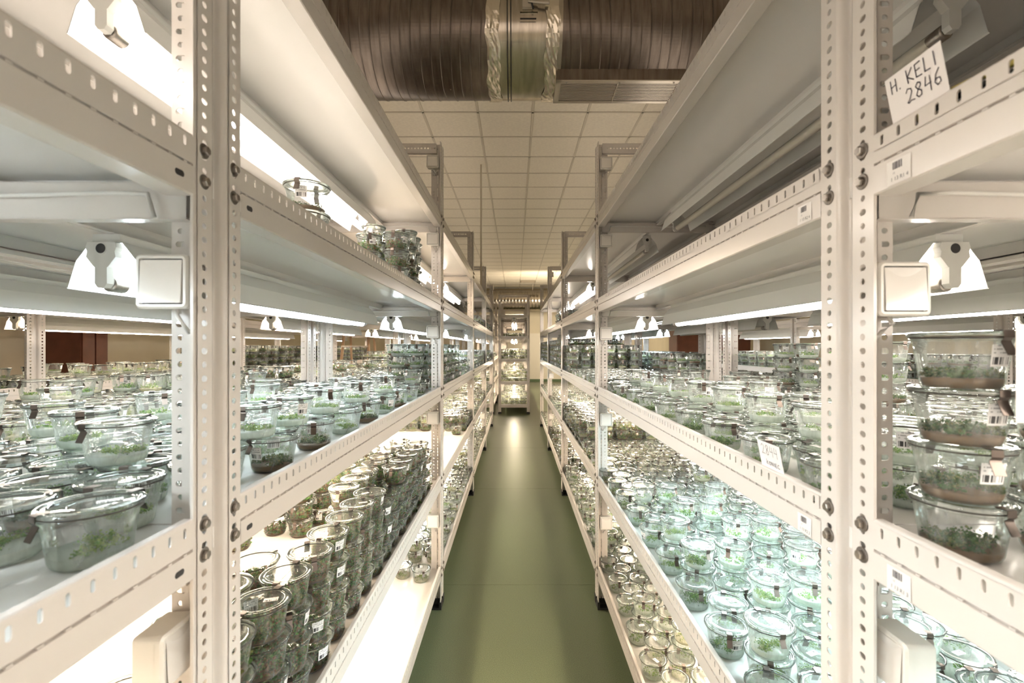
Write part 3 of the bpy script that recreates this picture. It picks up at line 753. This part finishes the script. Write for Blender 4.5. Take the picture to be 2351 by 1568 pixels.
for kd in KINDS:
    for v in range(3):
        HI[kd, v] = {k: m.mesh(k.strip('#')) for k, m in jar_parts(kd, 11 * v + len(kd), True).items()}
        mb = MB()
        for m in jar_parts(kd, 100 + 11 * v + len(kd), False).values(): mb.join(m)
        MID[kd, v] = mb.mesh('glass_jar'); VAR.append((kd, v))

JARS = []   # dicts x,y,z,kind,side,rack,lv,bay,tier
def put(rack, side, lv, bay, x, y, tier, kind):
    JARS.append(dict(x=x, y=y, z=LV[lv] - SURF + PJ * tier + .0004, kind=kind, side=side, rack=rack, lv=lv, bay=bay, tier=tier, rot=random.choice((0, PI)) + PI / 2 + random.gauss(0, .35), v=random.randrange(3)))
def fill(rack, side, xf, s, lv, bay, kindf, tierf, base=F0, ya=.15, yb=None, u0=.066, rows=6):
    """staggered rows of jars on one shelf; tierf(u, y, i, j) -> number of jars stacked at that spot"""
    yb = PITCH + .02 if yb is None else yb
    j = 0; y = base + PITCH * bay + ya
    while y < base + PITCH * bay + yb:
        off = .050 if j % 2 else 0
        for i in range(rows):
            u = u0 + off + i * .1125
            if u > .648: continue
            n = tierf(u, y - base - PITCH * bay, i, j)
            jx, jy = random.uniform(-.002, .002), random.uniform(-.002, .002)
            for k in range(n): put(rack, side, lv, bay, xf + s * u + jx, y + jy, k, kindf(k, n, i, j))
        j += 1; y += .1075
mixk = lambda *a: (lambda k, n, i, j: random.choice(a))
one = lambda *a: 1
def dbl(p): return lambda *a: 2 if random.random() < p else 1
def stacks(m, p=0.0): return lambda *a: m if random.random() > p else max(1, m - random.choice((1, 2)))

# --- left aisle rack, waist-high shelf
EX = [(-.525, .585), (-.640, .578), (-.755, .572), (-.568, .70), (-.684, .697), (-.80, .70)]
L3top = [(-.662, .783), (-1.01, 1.03), (-.83, .908), (-.70, 1.06), (-.95, 1.25), (-.555, 1.0), (-.554, 1.16), (-.557, 1.377), (-.833, 1.55), (-.67, 1.547), (-.553, 1.64), (-.557, 1.99), (-.545, 2.5), (-.80, 1.30), (-.93, 1.75), (-.68, 1.85)]
y = .578; j = 0
while y < F0 + PITCH + .02:
    off = .048 if j % 2 else 0
    for i in range(6):
        x = -.522 - off - i * .1135
        if x < -1.075: continue
        if .61 < y < .79: x = min(x, -.554 - i * .1135 - off * .4)
        put('L', 'left', 3, -1 if y < F0 + .05 else 0, x + random.uniform(-.002, .002), y, 0, random.choice(('fresh', 'seed', 'fresh', 'dark')) if i < 2 else random.choice(('seed', 'sparse', 'fresh')))
    y += .1075; j += 1
base3 = [(q['x'], q['y']) for q in JARS]
for (x, y) in L3top: put('L', 'left', 3, -1 if y < .67 else 0, x, y, 1, random.choice(('seed', 'sparse', 'seed')))
y = .45
for yy in (.455,):
    for x in (-.575, -.69): put('L', 'left', 3, -1, x, yy, 0, 'fresh')
fill('L', 'left', XL, -1, 3, 1, mixk('fresh', 'dark', 'fresh'), lambda u, y, i, j: 4 if (y < 1.25 and i < 3) else (2 if y > 1.25 and random.random() < .3 else 1), ya=.19)
fill('L', 'left', XL, -1, 3, 2, mixk('yellow', 'seed'), lambda u, y, i, j: 2 if y < 1 else 3)
fill('L', 'left', XL, -1, 3, 3, mixk('moss', 'yellow'), stacks(3, .3))
# eye-level shelf: two jars, then stacks at the end
for k in range(2): put('L', 'left', 4, 0, -.500, 1.13, k, 'dark')
for x, y, n in ((-.480, 1.90, 3), (-.60, 1.93, 3), (-.505, 2.03, 3), (-.62, 2.06, 4), (-.50, 2.15, 4), (-.61, 2.18, 4), (-.51, 2.28, 4), (-.62, 2.30, 4), (-.53, 2.41, 4)):
    for k in range(n): put('L', 'left', 4, 0, x, y, k, random.choice(('dark', 'moss')))
fill('L', 'left', XL, -1, 4, 2, mixk('moss', 'fresh'), lambda u, y, i, j: 2 if y > 1 else 0)
fill('L', 'left', XL, -1, 4, 3, mixk('moss', 'yellow'), lambda u, y, i, j: 2)
# knee-high shelf: tall moss stacks
L2 = [(-.500, .80, 4), (-.494, .915, 4), (-.500, 1.028, 4), (-.497, 1.142, 4), (-.500, 1.258, 4), (-.497, 1.372, 4), (-.499, 1.487, 4), (-.496, 1.602, 4), (-.600, .86, 4), (-.602, .975, 4), (-.604, 1.09, 4),
      (-.497, 1.717, 3), (-.604, 1.66, 4), (-.604, 1.775, 4), (-.500, 1.835, 3), (-.604, 1.89, 4), (-.498, 1.95, 4), (-.604, 2.01, 4), (-.500, 2.065, 4), (-.605, 2.125, 4), (-.500, 2.18, 4), (-.606, 2.24, 4), (-.500, 2.30, 4), (-.606, 2.355, 4), (-.50, 2.42, 4), (-.61, 2.48, 4), (-.50, 2.56, 3),
      (-.715, 1.95, 4), (-.716, 2.065, 4), (-.715, 2.19, 4), (-.717, 2.31, 4), (-.718, 2.44, 3),
      (-.88, 1.93, 3), (-.995, 1.95, 3), (-1.06, 1.80, 2), (-.85, 2.06, 3), (-.97, 2.08, 4), (-1.07, 1.55, 1), (-.84, 2.30, 3), (-.96, 2.31, 3), (-.83, 2.48, 3), (-.95, 2.5, 3),
      (-.72, .86, 2), (-.83, .9, 1), (-.735, 1.03, 1)]
for x, y, n in L2:
    for k in range(n): put('L', 'left', 2, 0, x, y, k, 'moss')
for x, y, n in ((-.545, .49, 3), (-.66, .50, 3), (-.55, .37, 2)):
    for k in range(n): put('L', 'left', 2, -1, x, y, k, 'moss')
fill('L', 'left', XL, -1, 2, 1, mixk('yellow', 'moss', 'yellow'), lambda u, y, i, j: (0 if y < 1.62 else 2))
for x, y in ((-.52, 4.16), (-.67, 4.12)): put('L', 'left', 2, 1, x, y, 0, 'moss')
fill('L', 'left', XL, -1, 2, 2, mixk('yellow', 'seed', 'sparse'), dbl(.3))
fill('L', 'left', XL, -1, 2, 3, mixk('yellow', 'moss'), dbl(.5))
# bottom shelf
for x, y in ((-.52, 2.60), (-.63, 2.64), (-.75, 2.60), (-.86, 2.63)): put('L', 'left', 1, 0, x, y, 0, 'yellow')
fill('L', 'left', XL, -1, 1, 1, mixk('yellow', 'yellow', 'seed'), dbl(.25))
fill('L', 'left', XL, -1, 1, 2, mixk('seed', 'yellow'), dbl(.2)); fill('L', 'left', XL, -1, 1, 3, mixk('yellow'), one)
# --- right aisle rack
for k in range(4): put('R', 'right', 3, -1, .566, .598, k, 'dark')
for k in range(3): put('R', 'right', 3, -1, .690, .590, k, 'dark')
for x, y in ((.60, .47), (.72, .46), (.83, .60)): put('R', 'right', 3, -1, x, y, 0, 'dark')
def r3(u, y, i, j):
    if i == 1 and j % 2 == 0: return 2
    return 2 if random.random() < .12 and i > 1 else 1
fill('R', 'right', XR, 1, 3, 0, lambda k, n, i, j: random.choice(('seed', 'seed', 'sparse')) if k else random.choice(('fresh', 'fresh', 'seed')), r3, u0=.064, ya=.165)
fill('R', 'right', XR, 1, 3, 1, mixk('seed', 'yellow', 'moss'), lambda u, y, i, j: 1 if (y < 1.55) else 4)
fill('R', 'right', XR, 1, 3, 2, mixk('moss', 'dark'), stacks(5)); fill('R', 'right', XR, 1, 3, 3, mixk('moss'), stacks(5))
def r2(u, y, i, j):
    if j % 2 == 1 and y < 1.7: return 2 if i in (0, 1, 2, 3) and (i + j // 2) % 3 != 2 else 1
    return 2 if random.random() < .1 and j % 2 == 0 and i > 1 else 1
fill('R', 'right', XR, 1, 2, 0, lambda k, n, i, j: random.choice(('seed', 'fresh', 'seed')) if j < 14 else 'yellow', r2, u0=.062, ya=.14)
fill('R', 'right', XR, 1, 2, -1, mixk('seed', 'fresh'), lambda u, y, i, j: 2 if (j % 2 == 1 and i == 0) else 1, u0=.085, ya=1.55, rows=4, yb=PITCH + .02)
fill('R', 'right', XR, 1, 2, 1, mixk('moss', 'yellow'), lambda u, y, i, j: (1 if y < .8 else 3)); fill('R', 'right', XR, 1, 2, 2, mixk('seed'), dbl(.2)); fill('R', 'right', XR, 1, 2, 3, mixk('seed'), one)
fill('R', 'right', XR, 1, 1, 0, lambda k, n, i, j: random.choice(('yellow', 'seed')) if j < 12 else 'seed', lambda u, y, i, j: 2 if (j % 2 and (i + j // 2) % 3 == 0) else 1)
fill('R', 'right', XR, 1, 1, 1, mixk('seed', 'fresh'), dbl(.25)); fill('R', 'right', XR, 1, 1, 2, mixk('moss', 'dark'), dbl(.6)); fill('R', 'right', XR, 1, 1, 3, mixk('seed'), one)
fill('R', 'right', XR, 1, 4, 2, mixk('fresh', 'moss'), lambda u, y, i, j: 2 if y < 1.2 else 0)
# --- second racks
fill('L2', 'left', RL2, 1, 3, -1, mixk('seed', 'fresh', 'sparse'), lambda u, y, i, j: 1 if y > 1.0 else 0)
fill('L2', 'left', RL2, 1, 3, 0, mixk('yellow', 'fresh', 'seed'), dbl(.25)); fill('L2', 'left', RL2, 1, 3, 1, mixk('yellow', 'moss'), lambda u, y, i, j: 1 if random.random() < .8 else 2); fill('L2', 'left', RL2, 1, 3, 2, mixk('yellow', 'seed'), lambda u, y, i, j: 1 if y < 1 else 3); fill('L2', 'left', RL2, 1, 3, 3, mixk('yellow'), stacks(3))
fill('L2', 'left', RL2, 1, 2, 0, mixk('moss', 'yellow'), one); fill('L2', 'left', RL2, 1, 2, 1, mixk('yellow'), dbl(.3)); fill('L2', 'left', RL2, 1, 1, 1, mixk('yellow'), one)
fill('R2', 'right', RR2, -1, 3, -1, mixk('seed', 'fresh'), lambda u, y, i, j: 2 if (y > .9 and i == 4) else 1)
fill('R2', 'right', RR2, -1, 3, 0, mixk('seed', 'fresh', 'dark'), lambda u, y, i, j: 4 if (i in (3, 4) and 1.6 < y < 1.95) or (i == 5 and 1.0 < y < 1.4) else 1)
fill('R2', 'right', RR2, -1, 3, 1, mixk('fresh', 'dark', 'seed'), lambda u, y, i, j: 3 if (i > 2 and .9 < y < 1.8) else 1)
fill('R2', 'right', RR2, -1, 3, 2, mixk('seed'), stacks(3, .5)); fill('R2', 'right', RR2, -1, 2, 0, mixk('seed', 'yellow'), one); fill('R2', 'right', RR2, -1, 2, 1, mixk('yellow'), one)
fill('L3', 'left', XL3, -1, 3, 0, mixk('fresh', 'yellow', 'seed'), lambda u, y, i, j: 1 if random.random() < .8 else 2); fill('L3', 'left', XL3, -1, 3, 1, mixk('yellow', 'seed'), lambda u, y, i, j: 1 if random.random() < .8 else 2); fill('L3', 'left', XL3, -1, 3, 2, mixk('moss', 'yellow'), stacks(4, .2)); fill('L3', 'left', XL3, -1, 3, 3, mixk('yellow'), stacks(4))
fill('R3', 'right', XR3, 1, 3, 0, mixk('seed', 'fresh'), one); fill('R3', 'right', XR3, 1, 3, 1, mixk('fresh', 'dark'), lambda u, y, i, j: 3 if y < 1.2 else 0); fill('R3', 'right', XR3, 1, 3, 2, mixk('seed'), lambda u, y, i, j: 3 if 1 < y else 0)
for b in range(0, 3):
    fill('F', 'far', .324, -1, 1, b, mixk('yellow'), dbl(.5), base=FB); fill('F', 'far', .324, -1, 2, b, mixk('yellow', 'moss'), lambda u, y, i, j: random.choice((1, 1, 2, 3)) if y > .3 else 1, base=FB)
    fill('F', 'far', .324, -1, 3, b, mixk('moss', 'yellow'), lambda u, y, i, j: random.choice((0, 1, 3)), base=FB)
fill('F', 'far', .324, -1, 4, 1, mixk('moss'), lambda u, y, i, j: random.choice((0, 0, 2)), base=FB)
fill('F2', 'far', -1.19, 1, 1, 0, mixk('yellow'), one, base=FB); fill('F2', 'far', -1.19, 1, 2, 0, mixk('yellow'), dbl(.5), base=FB); fill('F2', 'far', -1.19, 1, 3, 0, mixk('moss'), dbl(.5), base=FB)

# --- which jars are individuals: the 300 that show largest from the aisle
def visible(q):
    """rough sight test from the standing point in the aisle against beams, shelves and posts of the two aisle racks"""
    X, Y, Z = q['x'], q['y'], q['z'] + .045
    if Y < .2: return 0
    px, py = 1183 + FPX * X / Y, 797 - FPX * (Z - CZ) / Y
    mg = 60 * FPX / 1080 / Y
    if not (-mg * 2 < px < 2351 + mg * 2 and -mg < py < 1568 + mg): return 0
    if q['rack'] not in ('L', 'R'): return .35
    xf = XL if X < 0 else XR
    ok = 0
    for dz in (-.03, 0, .022):
        t_ = xf / X; zc = CZ + (Z + dz - CZ) * t_; yc = Y * t_
        if any(z - BH <= zc <= z for z in LV.values()): continue
        zs = sorted((zc, Z + dz))
        if any(zs[0] < z - SURF - .02 < zs[1] and abs(z - SURF - (q['z'] - PJ * q['tier'])) > .02 for z in LV.values()): continue
        ph = (yc - F0) % PITCH
        if ph < PW: continue
        ok += 1
    return ok / 3.0
for q in JARS:
    d = math.sqrt(q['x'] ** 2 + q['y'] ** 2 + (q['z'] - CZ) ** 2); vis = visible(q)
    depth_pen = .72 ** max(0, (abs(q['x']) - .6) / .11) if q['rack'] in 'LR' else .4
    q['score'] = vis * (depth_pen if q['tier'] == 0 and q['lv'] >= 3 else 1 - .5 * (1 - depth_pen)) / d
JARS.sort(key=lambda q: -q['score'])
IND = JARS[:296]; REST = JARS[296:]
# ordinals for the labels
from collections import defaultdict
gp = defaultdict(list)
for q in IND:
    xf = XL if q['side'] == 'left' else XR
    if q['rack'] in ('L', 'R'): q['row'] = max(1, 1 + int((abs(q['x'] - xf) - .035) / .1))
    else: q['row'] = 1 + int(abs(q['x']) / .2)
    gp[q['rack'], q['lv'], q['bay'], q['row'], q['tier']].append(q)
for g in gp.values():
    g.sort(key=lambda q: q['y'])
    for i, q in enumerate(g): q['ord'] = i + 1
TN = ['', ' second up', ' third up', ' fourth up', ' fifth up']
def jlabel(q):
    side = {'L': 'left', 'R': 'right'}.get(q['rack'], 'rear ' + q['side'])
    start = 'before near post' if q['bay'] < 0 else 'past near post' if q['bay'] == 0 else 'past %s post' % ORD[q['bay'] + 1]
    if q['kind'] == 'dark': return 'jar of dark shoots%s, %s %s shelf, %s row, %s %s' % (TN[q['tier']], side, LN[q['lv']], ORD[q['row']], ORD[q['ord']], start)
    return '%s%s, %s %s shelf, %s row, %s %s' % (PHR[q['kind']], TN[q['tier']], side, LN[q['lv']], ORD[q['row']], ORD[q['ord']], start)
for n_, q in enumerate(IND):
    loc = (q['x'], q['y'], q['z'])
    grp = 'glass jars on the %s shelf of the %s rack' % (LN[q['lv']], q['side'])
    if n_ < 130:
        t = thing('glass_jar', jlabel(q), 'jar', loc, grp, q['rot'])
        for k, me in HI[q['kind'], q['v']].items(): obj(k.strip('#'), me, t)
    else:
        tag(obj('glass_jar', MID[q['kind'], q['v']], None, loc, q['rot']), jlabel(q), 'jar', grp)
# the remaining thousands, too many to count: one object that sets the same jars out
me = bpy.data.meshes.new('glass_jars'); me.from_pydata([(q['x'], q['y'], q['z']) for q in REST], [], [])
a1 = me.attributes.new('variant', 'INT', 'POINT'); a1.data.foreach_set('value', [VAR.index((q['kind'], q['v'])) for q in REST])
a2 = me.attributes.new('turn', 'FLOAT', 'POINT'); a2.data.foreach_set('value', [q['rot'] for q in REST])
jo = tag(obj('glass_jars', me), 'thousands of further glass culture jars filling the racks in every direction', 'jars', None, 'stuff')
ng = bpy.data.node_groups.new('jar_setting', 'GeometryNodeTree')
ng.interface.new_socket('Geometry', in_out='INPUT', socket_type='NodeSocketGeometry'); ng.interface.new_socket('Geometry', in_out='OUTPUT', socket_type='NodeSocketGeometry')
gi = ng.nodes.new('NodeGroupInput'); go = ng.nodes.new('NodeGroupOutput'); jn = ng.nodes.new('GeometryNodeJoinGeometry')
av = ng.nodes.new('GeometryNodeInputNamedAttribute'); av.data_type = 'INT'; av.inputs[0].default_value = 'variant'
at = ng.nodes.new('GeometryNodeInputNamedAttribute'); at.data_type = 'FLOAT'; at.inputs[0].default_value = 'turn'
cx = ng.nodes.new('ShaderNodeCombineXYZ'); ng.links.new(at.outputs[0], cx.inputs[2])
for k, (kd, v) in enumerate(VAR):
    src = bpy.data.objects.new('jar_source', MID[kd, v])
    oi = ng.nodes.new('GeometryNodeObjectInfo'); oi.inputs['Object'].default_value = src; oi.inputs['As Instance'].default_value = False
    cp = ng.nodes.new('FunctionNodeCompare'); cp.data_type = 'INT'; cp.operation = 'EQUAL'; ng.links.new(av.outputs[0], cp.inputs[2]); cp.inputs[3].default_value = k
    ip = ng.nodes.new('GeometryNodeInstanceOnPoints'); ng.links.new(gi.outputs[0], ip.inputs['Points']); ng.links.new(cp.outputs[0], ip.inputs['Selection'])
    ng.links.new(oi.outputs['Geometry'], ip.inputs['Instance']); ng.links.new(cx.outputs[0], ip.inputs['Rotation']); ng.links.new(ip.outputs[0], jn.inputs[0])
ng.links.new(jn.outputs[0], go.inputs[0])
md = jo.modifiers.new('jars', 'NODES'); md.node_group = ng
print('JARS', len(JARS), 'rest', len(REST))


# ------------------------------------------------------------------ writing: cards and beam stickers
def text_mb(txt, size, m, bold=0.0):
    cu = bpy.data.curves.new('t', 'FONT'); cu.body = txt; cu.size = size; cu.offset = bold
    ob = bpy.data.objects.new('t', cu); COL.objects.link(ob); bpy.context.view_layer.update()
    dg = bpy.context.evaluated_depsgraph_get(); me = ob.evaluated_get(dg).to_mesh(); mb = MB()
    mb.v = [(v.co.x, v.co.y, 0) for v in me.vertices]
    for p in me.polygons: mb.face(list(p.vertices), m)
    wd = max((v[0] for v in mb.v), default=0); ob.evaluated_get(dg).to_mesh_clear(); bpy.data.objects.remove(ob); return mb, wd
STROKES = {  # hand lettering, unit cell 1 wide x 1.5 high, pen strokes as polylines
    'H': [[(.1, 0), (.15, 1.5)], [(.8, 0), (.85, 1.45)], [(.1, .7), (.85, .8)]], '.': [[(.1, .02), (.18, .1)]],
    'K': [[(.15, 0), (.1, 1.5)], [(.85, 1.45), (.15, .65), (.9, .05)]], 'E': [[(.85, 1.5), (.15, 1.45), (.15, .05), (.85, 0)], [(.15, .75), (.7, .8)]],
    'L': [[(.2, 1.5), (.12, .05), (.8, .0)]], 'I': [[(.3, 1.5), (.3, 0)]],
    '2': [[(.05, 1.15), (.3, 1.5), (.7, 1.35), (.75, 1.0), (.35, .35), (.05, .1), (.2, 0), (.5, .15), (.95, .05)]],
    '8': [[(.75, 1.35), (.45, 1.5), (.15, 1.2), (.35, .85), (.75, .5), (.7, .1), (.35, 0), (.1, .3), (.35, .7), (.75, 1.1), (.75, 1.35)]],
    '4': [[(.3, 1.5), (.1, .65), (.8, .7)], [(.75, 1.4), (.7, -.1)]],
    '6': [[(.75, 1.55), (.3, 1.1), (.1, .4), (.35, 0), (.75, .2), (.7, .6), (.35, .7), (.12, .45)]],
    'O': [[(.5, 1.0), (.15, .75), (.15, .2), (.5, 0), (.85, .25), (.8, .8), (.5, 1.0)]], 'N': [[(.1, 0), (.12, 1.0), (.8, .05), (.8, 1.05)]],
    'o': [[(.5, .95), (.15, .7), (.15, .2), (.5, 0), (.85, .25), (.8, .75), (.5, .95)]], 'k': [[(.15, 0), (.12, 1.35)], [(.75, .95), (.15, .45), (.8, .0)]], 'i': [[(.3, 1.0), (.3, 0)]], 'e': [[(.8, 1.0), (.15, .95), (.15, .05), (.8, .0)], [(.15, .5), (.65, .5)]], 'c': [[(.85, .85), (.5, 1.0), (.15, .6), (.2, .15), (.6, 0), (.95, .1)]],
}
def hand(mb, txt, x, y, h, th, m, slope=.0):
    k = h / 1.5
    for ch in txt:
        if ch == ' ': x += k * .6; continue
        for st in STROKES[ch]:
            for (a, b) in zip(st[:-1], st[1:]):
                p = Vector((x + a[0] * k, y + a[1] * k + slope * x)); q = Vector((x + b[0] * k, y + b[1] * k + slope * x)); d = (q - p).normalized(); nn = Vector((-d.y, d.x)) * th / 2; p -= d * th * .3; q += d * th * .3
                mb.quad([(p.x + nn.x, p.y + nn.y, 0), (p.x - nn.x, p.y - nn.y, 0), (q.x - nn.x, q.y - nn.y, 0), (q.x + nn.x, q.y + nn.y, 0)], m)
        x += k * (.55 if ch in '.Ii' else 1.12)
def frame_to(mb, o, ex, ey, off):
    """place a flat design (x, y) on a plane at o with axes ex, ey"""
    ex = Vector(ex).normalized(); ey = Vector(ey).normalized(); nz = ex.cross(ey); o = Vector(o)
    mb.v = [tuple(o + ex * v[0] + ey * v[1] + nz * (v[2] + off)) for v in mb.v]; return mb
# card "H. KELI 2846" standing on the near right beam, card "2844 KONIEC" past the near right post. They face the aisle (-x).
def card(name_label, x, y0, z0, w_, h_, lines, tilt):
    t = thing('paper_card', name_label, 'card', (x, y0, z0))
    ey = Vector((-.20, 0, 1)); ex = Vector((0, -1, tilt))    # reads from far to near as seen from the aisle
    mb = MB(); mb.quad([(0, 0, 0), (w_, 0, 0), (w_, h_, 0), (0, h_, 0)], paper); mb.quad([(0, 0, -.0006), (0, h_, -.0006), (w_, h_, -.0006), (w_, 0, -.0006)], paper)
    obj('sheet', frame_to(mb, (0, 0, 0), ex, ey, 0), t)
    mb = MB()
    for (tx, x_, y_, hh, th) in lines: hand(mb, tx, x_, y_, hh, th, ink)
    obj('handwriting', frame_to(mb, (0, 0, 0), ex, ey, .0006), t)
    return t
card('white card handwritten H. KELI 2846 tucked on the right eye-level beam', XR + .0055, F0 - .026, LV[4] - .004, .078, .060, [('H. KELI', .007, .039, .0155, .0014), ('2846', .026, .017, .0165, .0013)], .02)
card('small white card handwritten 2844 KONIEC tucked behind the right waist-high beam', XR + .0055, .912, LV[3] - .006, .076, .056, [('2844', .012, .032, .019, .0009), ('koNiec', .022, .013, .011, .0010)], .0)

t = thing('paper_card', 'blank white paper note leaning on jars of the right near stack at frame edge', 'card', (.568, .534, CZ - .086))
mb = MB(); mb.box((0, -.0006, 0), (.072, 0, .112), paper); obj('sheet', mb, t)
def beam_sticker(par, s, y, z, code, w_=.036, h_=.030, rev=False):
    """price-rail style sticker: bars, a small number and the shelf code"""
    mb = MB(); mb.quad([(0, 0, 0), (w_, 0, 0), (w_, h_, 0), (0, h_, 0)], pbr('sticker_white', (.80, .77, .74), .5) if 'sticker_white' not in MATS else MATS['sticker_white'])
    rnd = random.Random(3); x = .009
    d = MB()
    while x < .024:
        bw = rnd.choice((.0006, .0010, .0014)); d.quad([(x, .018, .0002), (x + bw, .018, .0002), (x + bw, .027, .0002), (x, .027, .0002)], ink); x += bw + rnd.choice((.0006, .001))
    tm, _ = text_mb('13', .0035, ink); 
    for v in tm.v: pass
    tm.v = [(v[0] + .009, v[1] + .0125, .0002) for v in tm.v]; d.join(tm)
    tm, wd = text_mb(code, .0068, ink); tm.v = [(v[0] + .006, v[1] + .004, .0002) for v in tm.v]; d.join(tm)
    ex = (0, -1, 0) if s > 0 else (0, 1, 0)
    mb.join(d)
    off = .0008
    o = obj('barcode_label', frame_to(mb, (-s * .0006, y, z), ex, (0, 0, 1), off if True else off), par)
    o['label'] = 'white sticker with a barcode and the code ' + code
for rk, s, spec in ((rackR, 1, {(0, 4): '1 13 R2 4', (0, 3): '1 13 R2 3', (-1, 4): '1 13 R1 4', (-1, 3): '1 13 R1 3'}),):
    for ch in rk.children:
        if ch.name.startswith('beam') and abs(ch.location.x) < .01:
            b = round((ch.location.y - PW) / PITCH)
            for (bb, lv), code in spec.items():
                if bb == b and abs(ch.location.z - LV[lv]) < .001:
                    ln = PITCH - PW
                    beam_sticker(ch, s, (.058 if b == 0 else ln - .024), -.078, code)
# oval slots near the beam ends: flat dark patches painted for shade inside holes
def oval(par, s, y):
    mb = MB(); b = 0; pts = []
    for k in range(16):
        a = 2 * PI * k / 16; pts.append((-s * .0008, y + (.006 if math.cos(a) > 0 else -.006) * .7 + .0042 * math.cos(a), -.060 + .0042 * math.sin(a)))
    mb.quad(pts, dark_m); o = obj('slot', mb, par)
for rk, s in ((rackR, 1), (rackL, -1)):
    for ch in rk.children:
        if ch.name.startswith('beam') and abs(ch.location.x) < .01:
            b = round((ch.location.y - PW) / PITCH); ln = PITCH - PW
            if s < 0 and b == 0: oval(ch, s, .024)
            if s < 0 and b == -1: oval(ch, s, ln - .026)

# coil of yellow cable on the right eye-level shelf
mb = MB()
for k in range(5):
    r = .085 + .006 * k; mb.tube([(r * math.cos(a / 20 * PI), r * math.sin(a / 20 * PI), .008 + .007 * k + .003 * math.sin(a * .5)) for a in range(41)], .0035, coil_y if k % 2 == 0 else black, 6)
tag(obj('cable_coil', mb, None, (.60, .53, LV[4] - SURF + .008)), 'coil of yellow and black cable lying on the right eye-level shelf behind the card', 'cable')

# ------------------------------------------------------------------ stepladder, cabinets
def ladder():
    t = thing('stepladder', 'tall wooden stepladder standing open in the aisle behind the left racks', 'ladder', (-2.35, 7.05, 0))
    top = 2.35
    for sx in (-1, 1):
        mb = MB(); mb.tube([(sx * .26, -.35, .0), (sx * .15, 0, top)], .022, wood, 6); obj('front_rail', mb, t)
        mb = MB(); mb.tube([(sx * .24, .50, .0), (sx * .15, .04, top)], .018, wood, 6); obj('rear_rail', mb, t)
    for k in range(7):
        z = .3 + k * .3; f = z / top; y = -.35 * (1 - f); w_ = .26 - .11 * f
        mb = MB(); mb.box((-w_, y - .04, z), (w_, y + .04, z + .022), steel); obj('step', mb, t)
    mb = MB(); mb.box((-.17, -.06, top), (.17, .08, top + .02), wood); obj('cap', mb, t)
ladder()
def cabinet(x, y, w_, d, h, label, paper_on=False, rz=0):
    t = thing('tall_cabinet', label, 'cabinet', (x, y, 0), rz=rz)
    mb = MB(); mb.box((-w_ / 2, 0, .0), (w_ / 2, d, h), brown_m); obj('body', mb, t)
    for k in (0, 1):
        dd_ = MB(); dd_.box((-w_ / 2 + .01 + k * w_ / 2, -.02, .08), (k * w_ / 2 - .01, 0, h - .03), brown_m); dr = obj('door', dd_, t)
        hh = MB(); hx = -.04 if k == 0 else .04; hh.box((hx - .008, -.045, 1.0), (hx + .008, -.02, 1.16), steel); obj('handle', hh, dr)
    if paper_on:
        mb = MB(); mb.box((-.25, -.024, 1.25), (-.02, -.021, 1.58), paper); obj('notice', mb, t)
cabinet(4.05, 9.6, 1.5, .5, 2.3, 'tall dark brown cabinet against the open floor beyond the right racks')
cabinet(-5.15, 4.35, .5, .5, 2.2, 'brown cabinet with a paper notice on its door, far left wall', True, rz=PI / 2)
cabinet(-5.15, 5.75, .36, .5, 2.2, 'plain brown cabinet along the far left wall', False, rz=PI / 2)
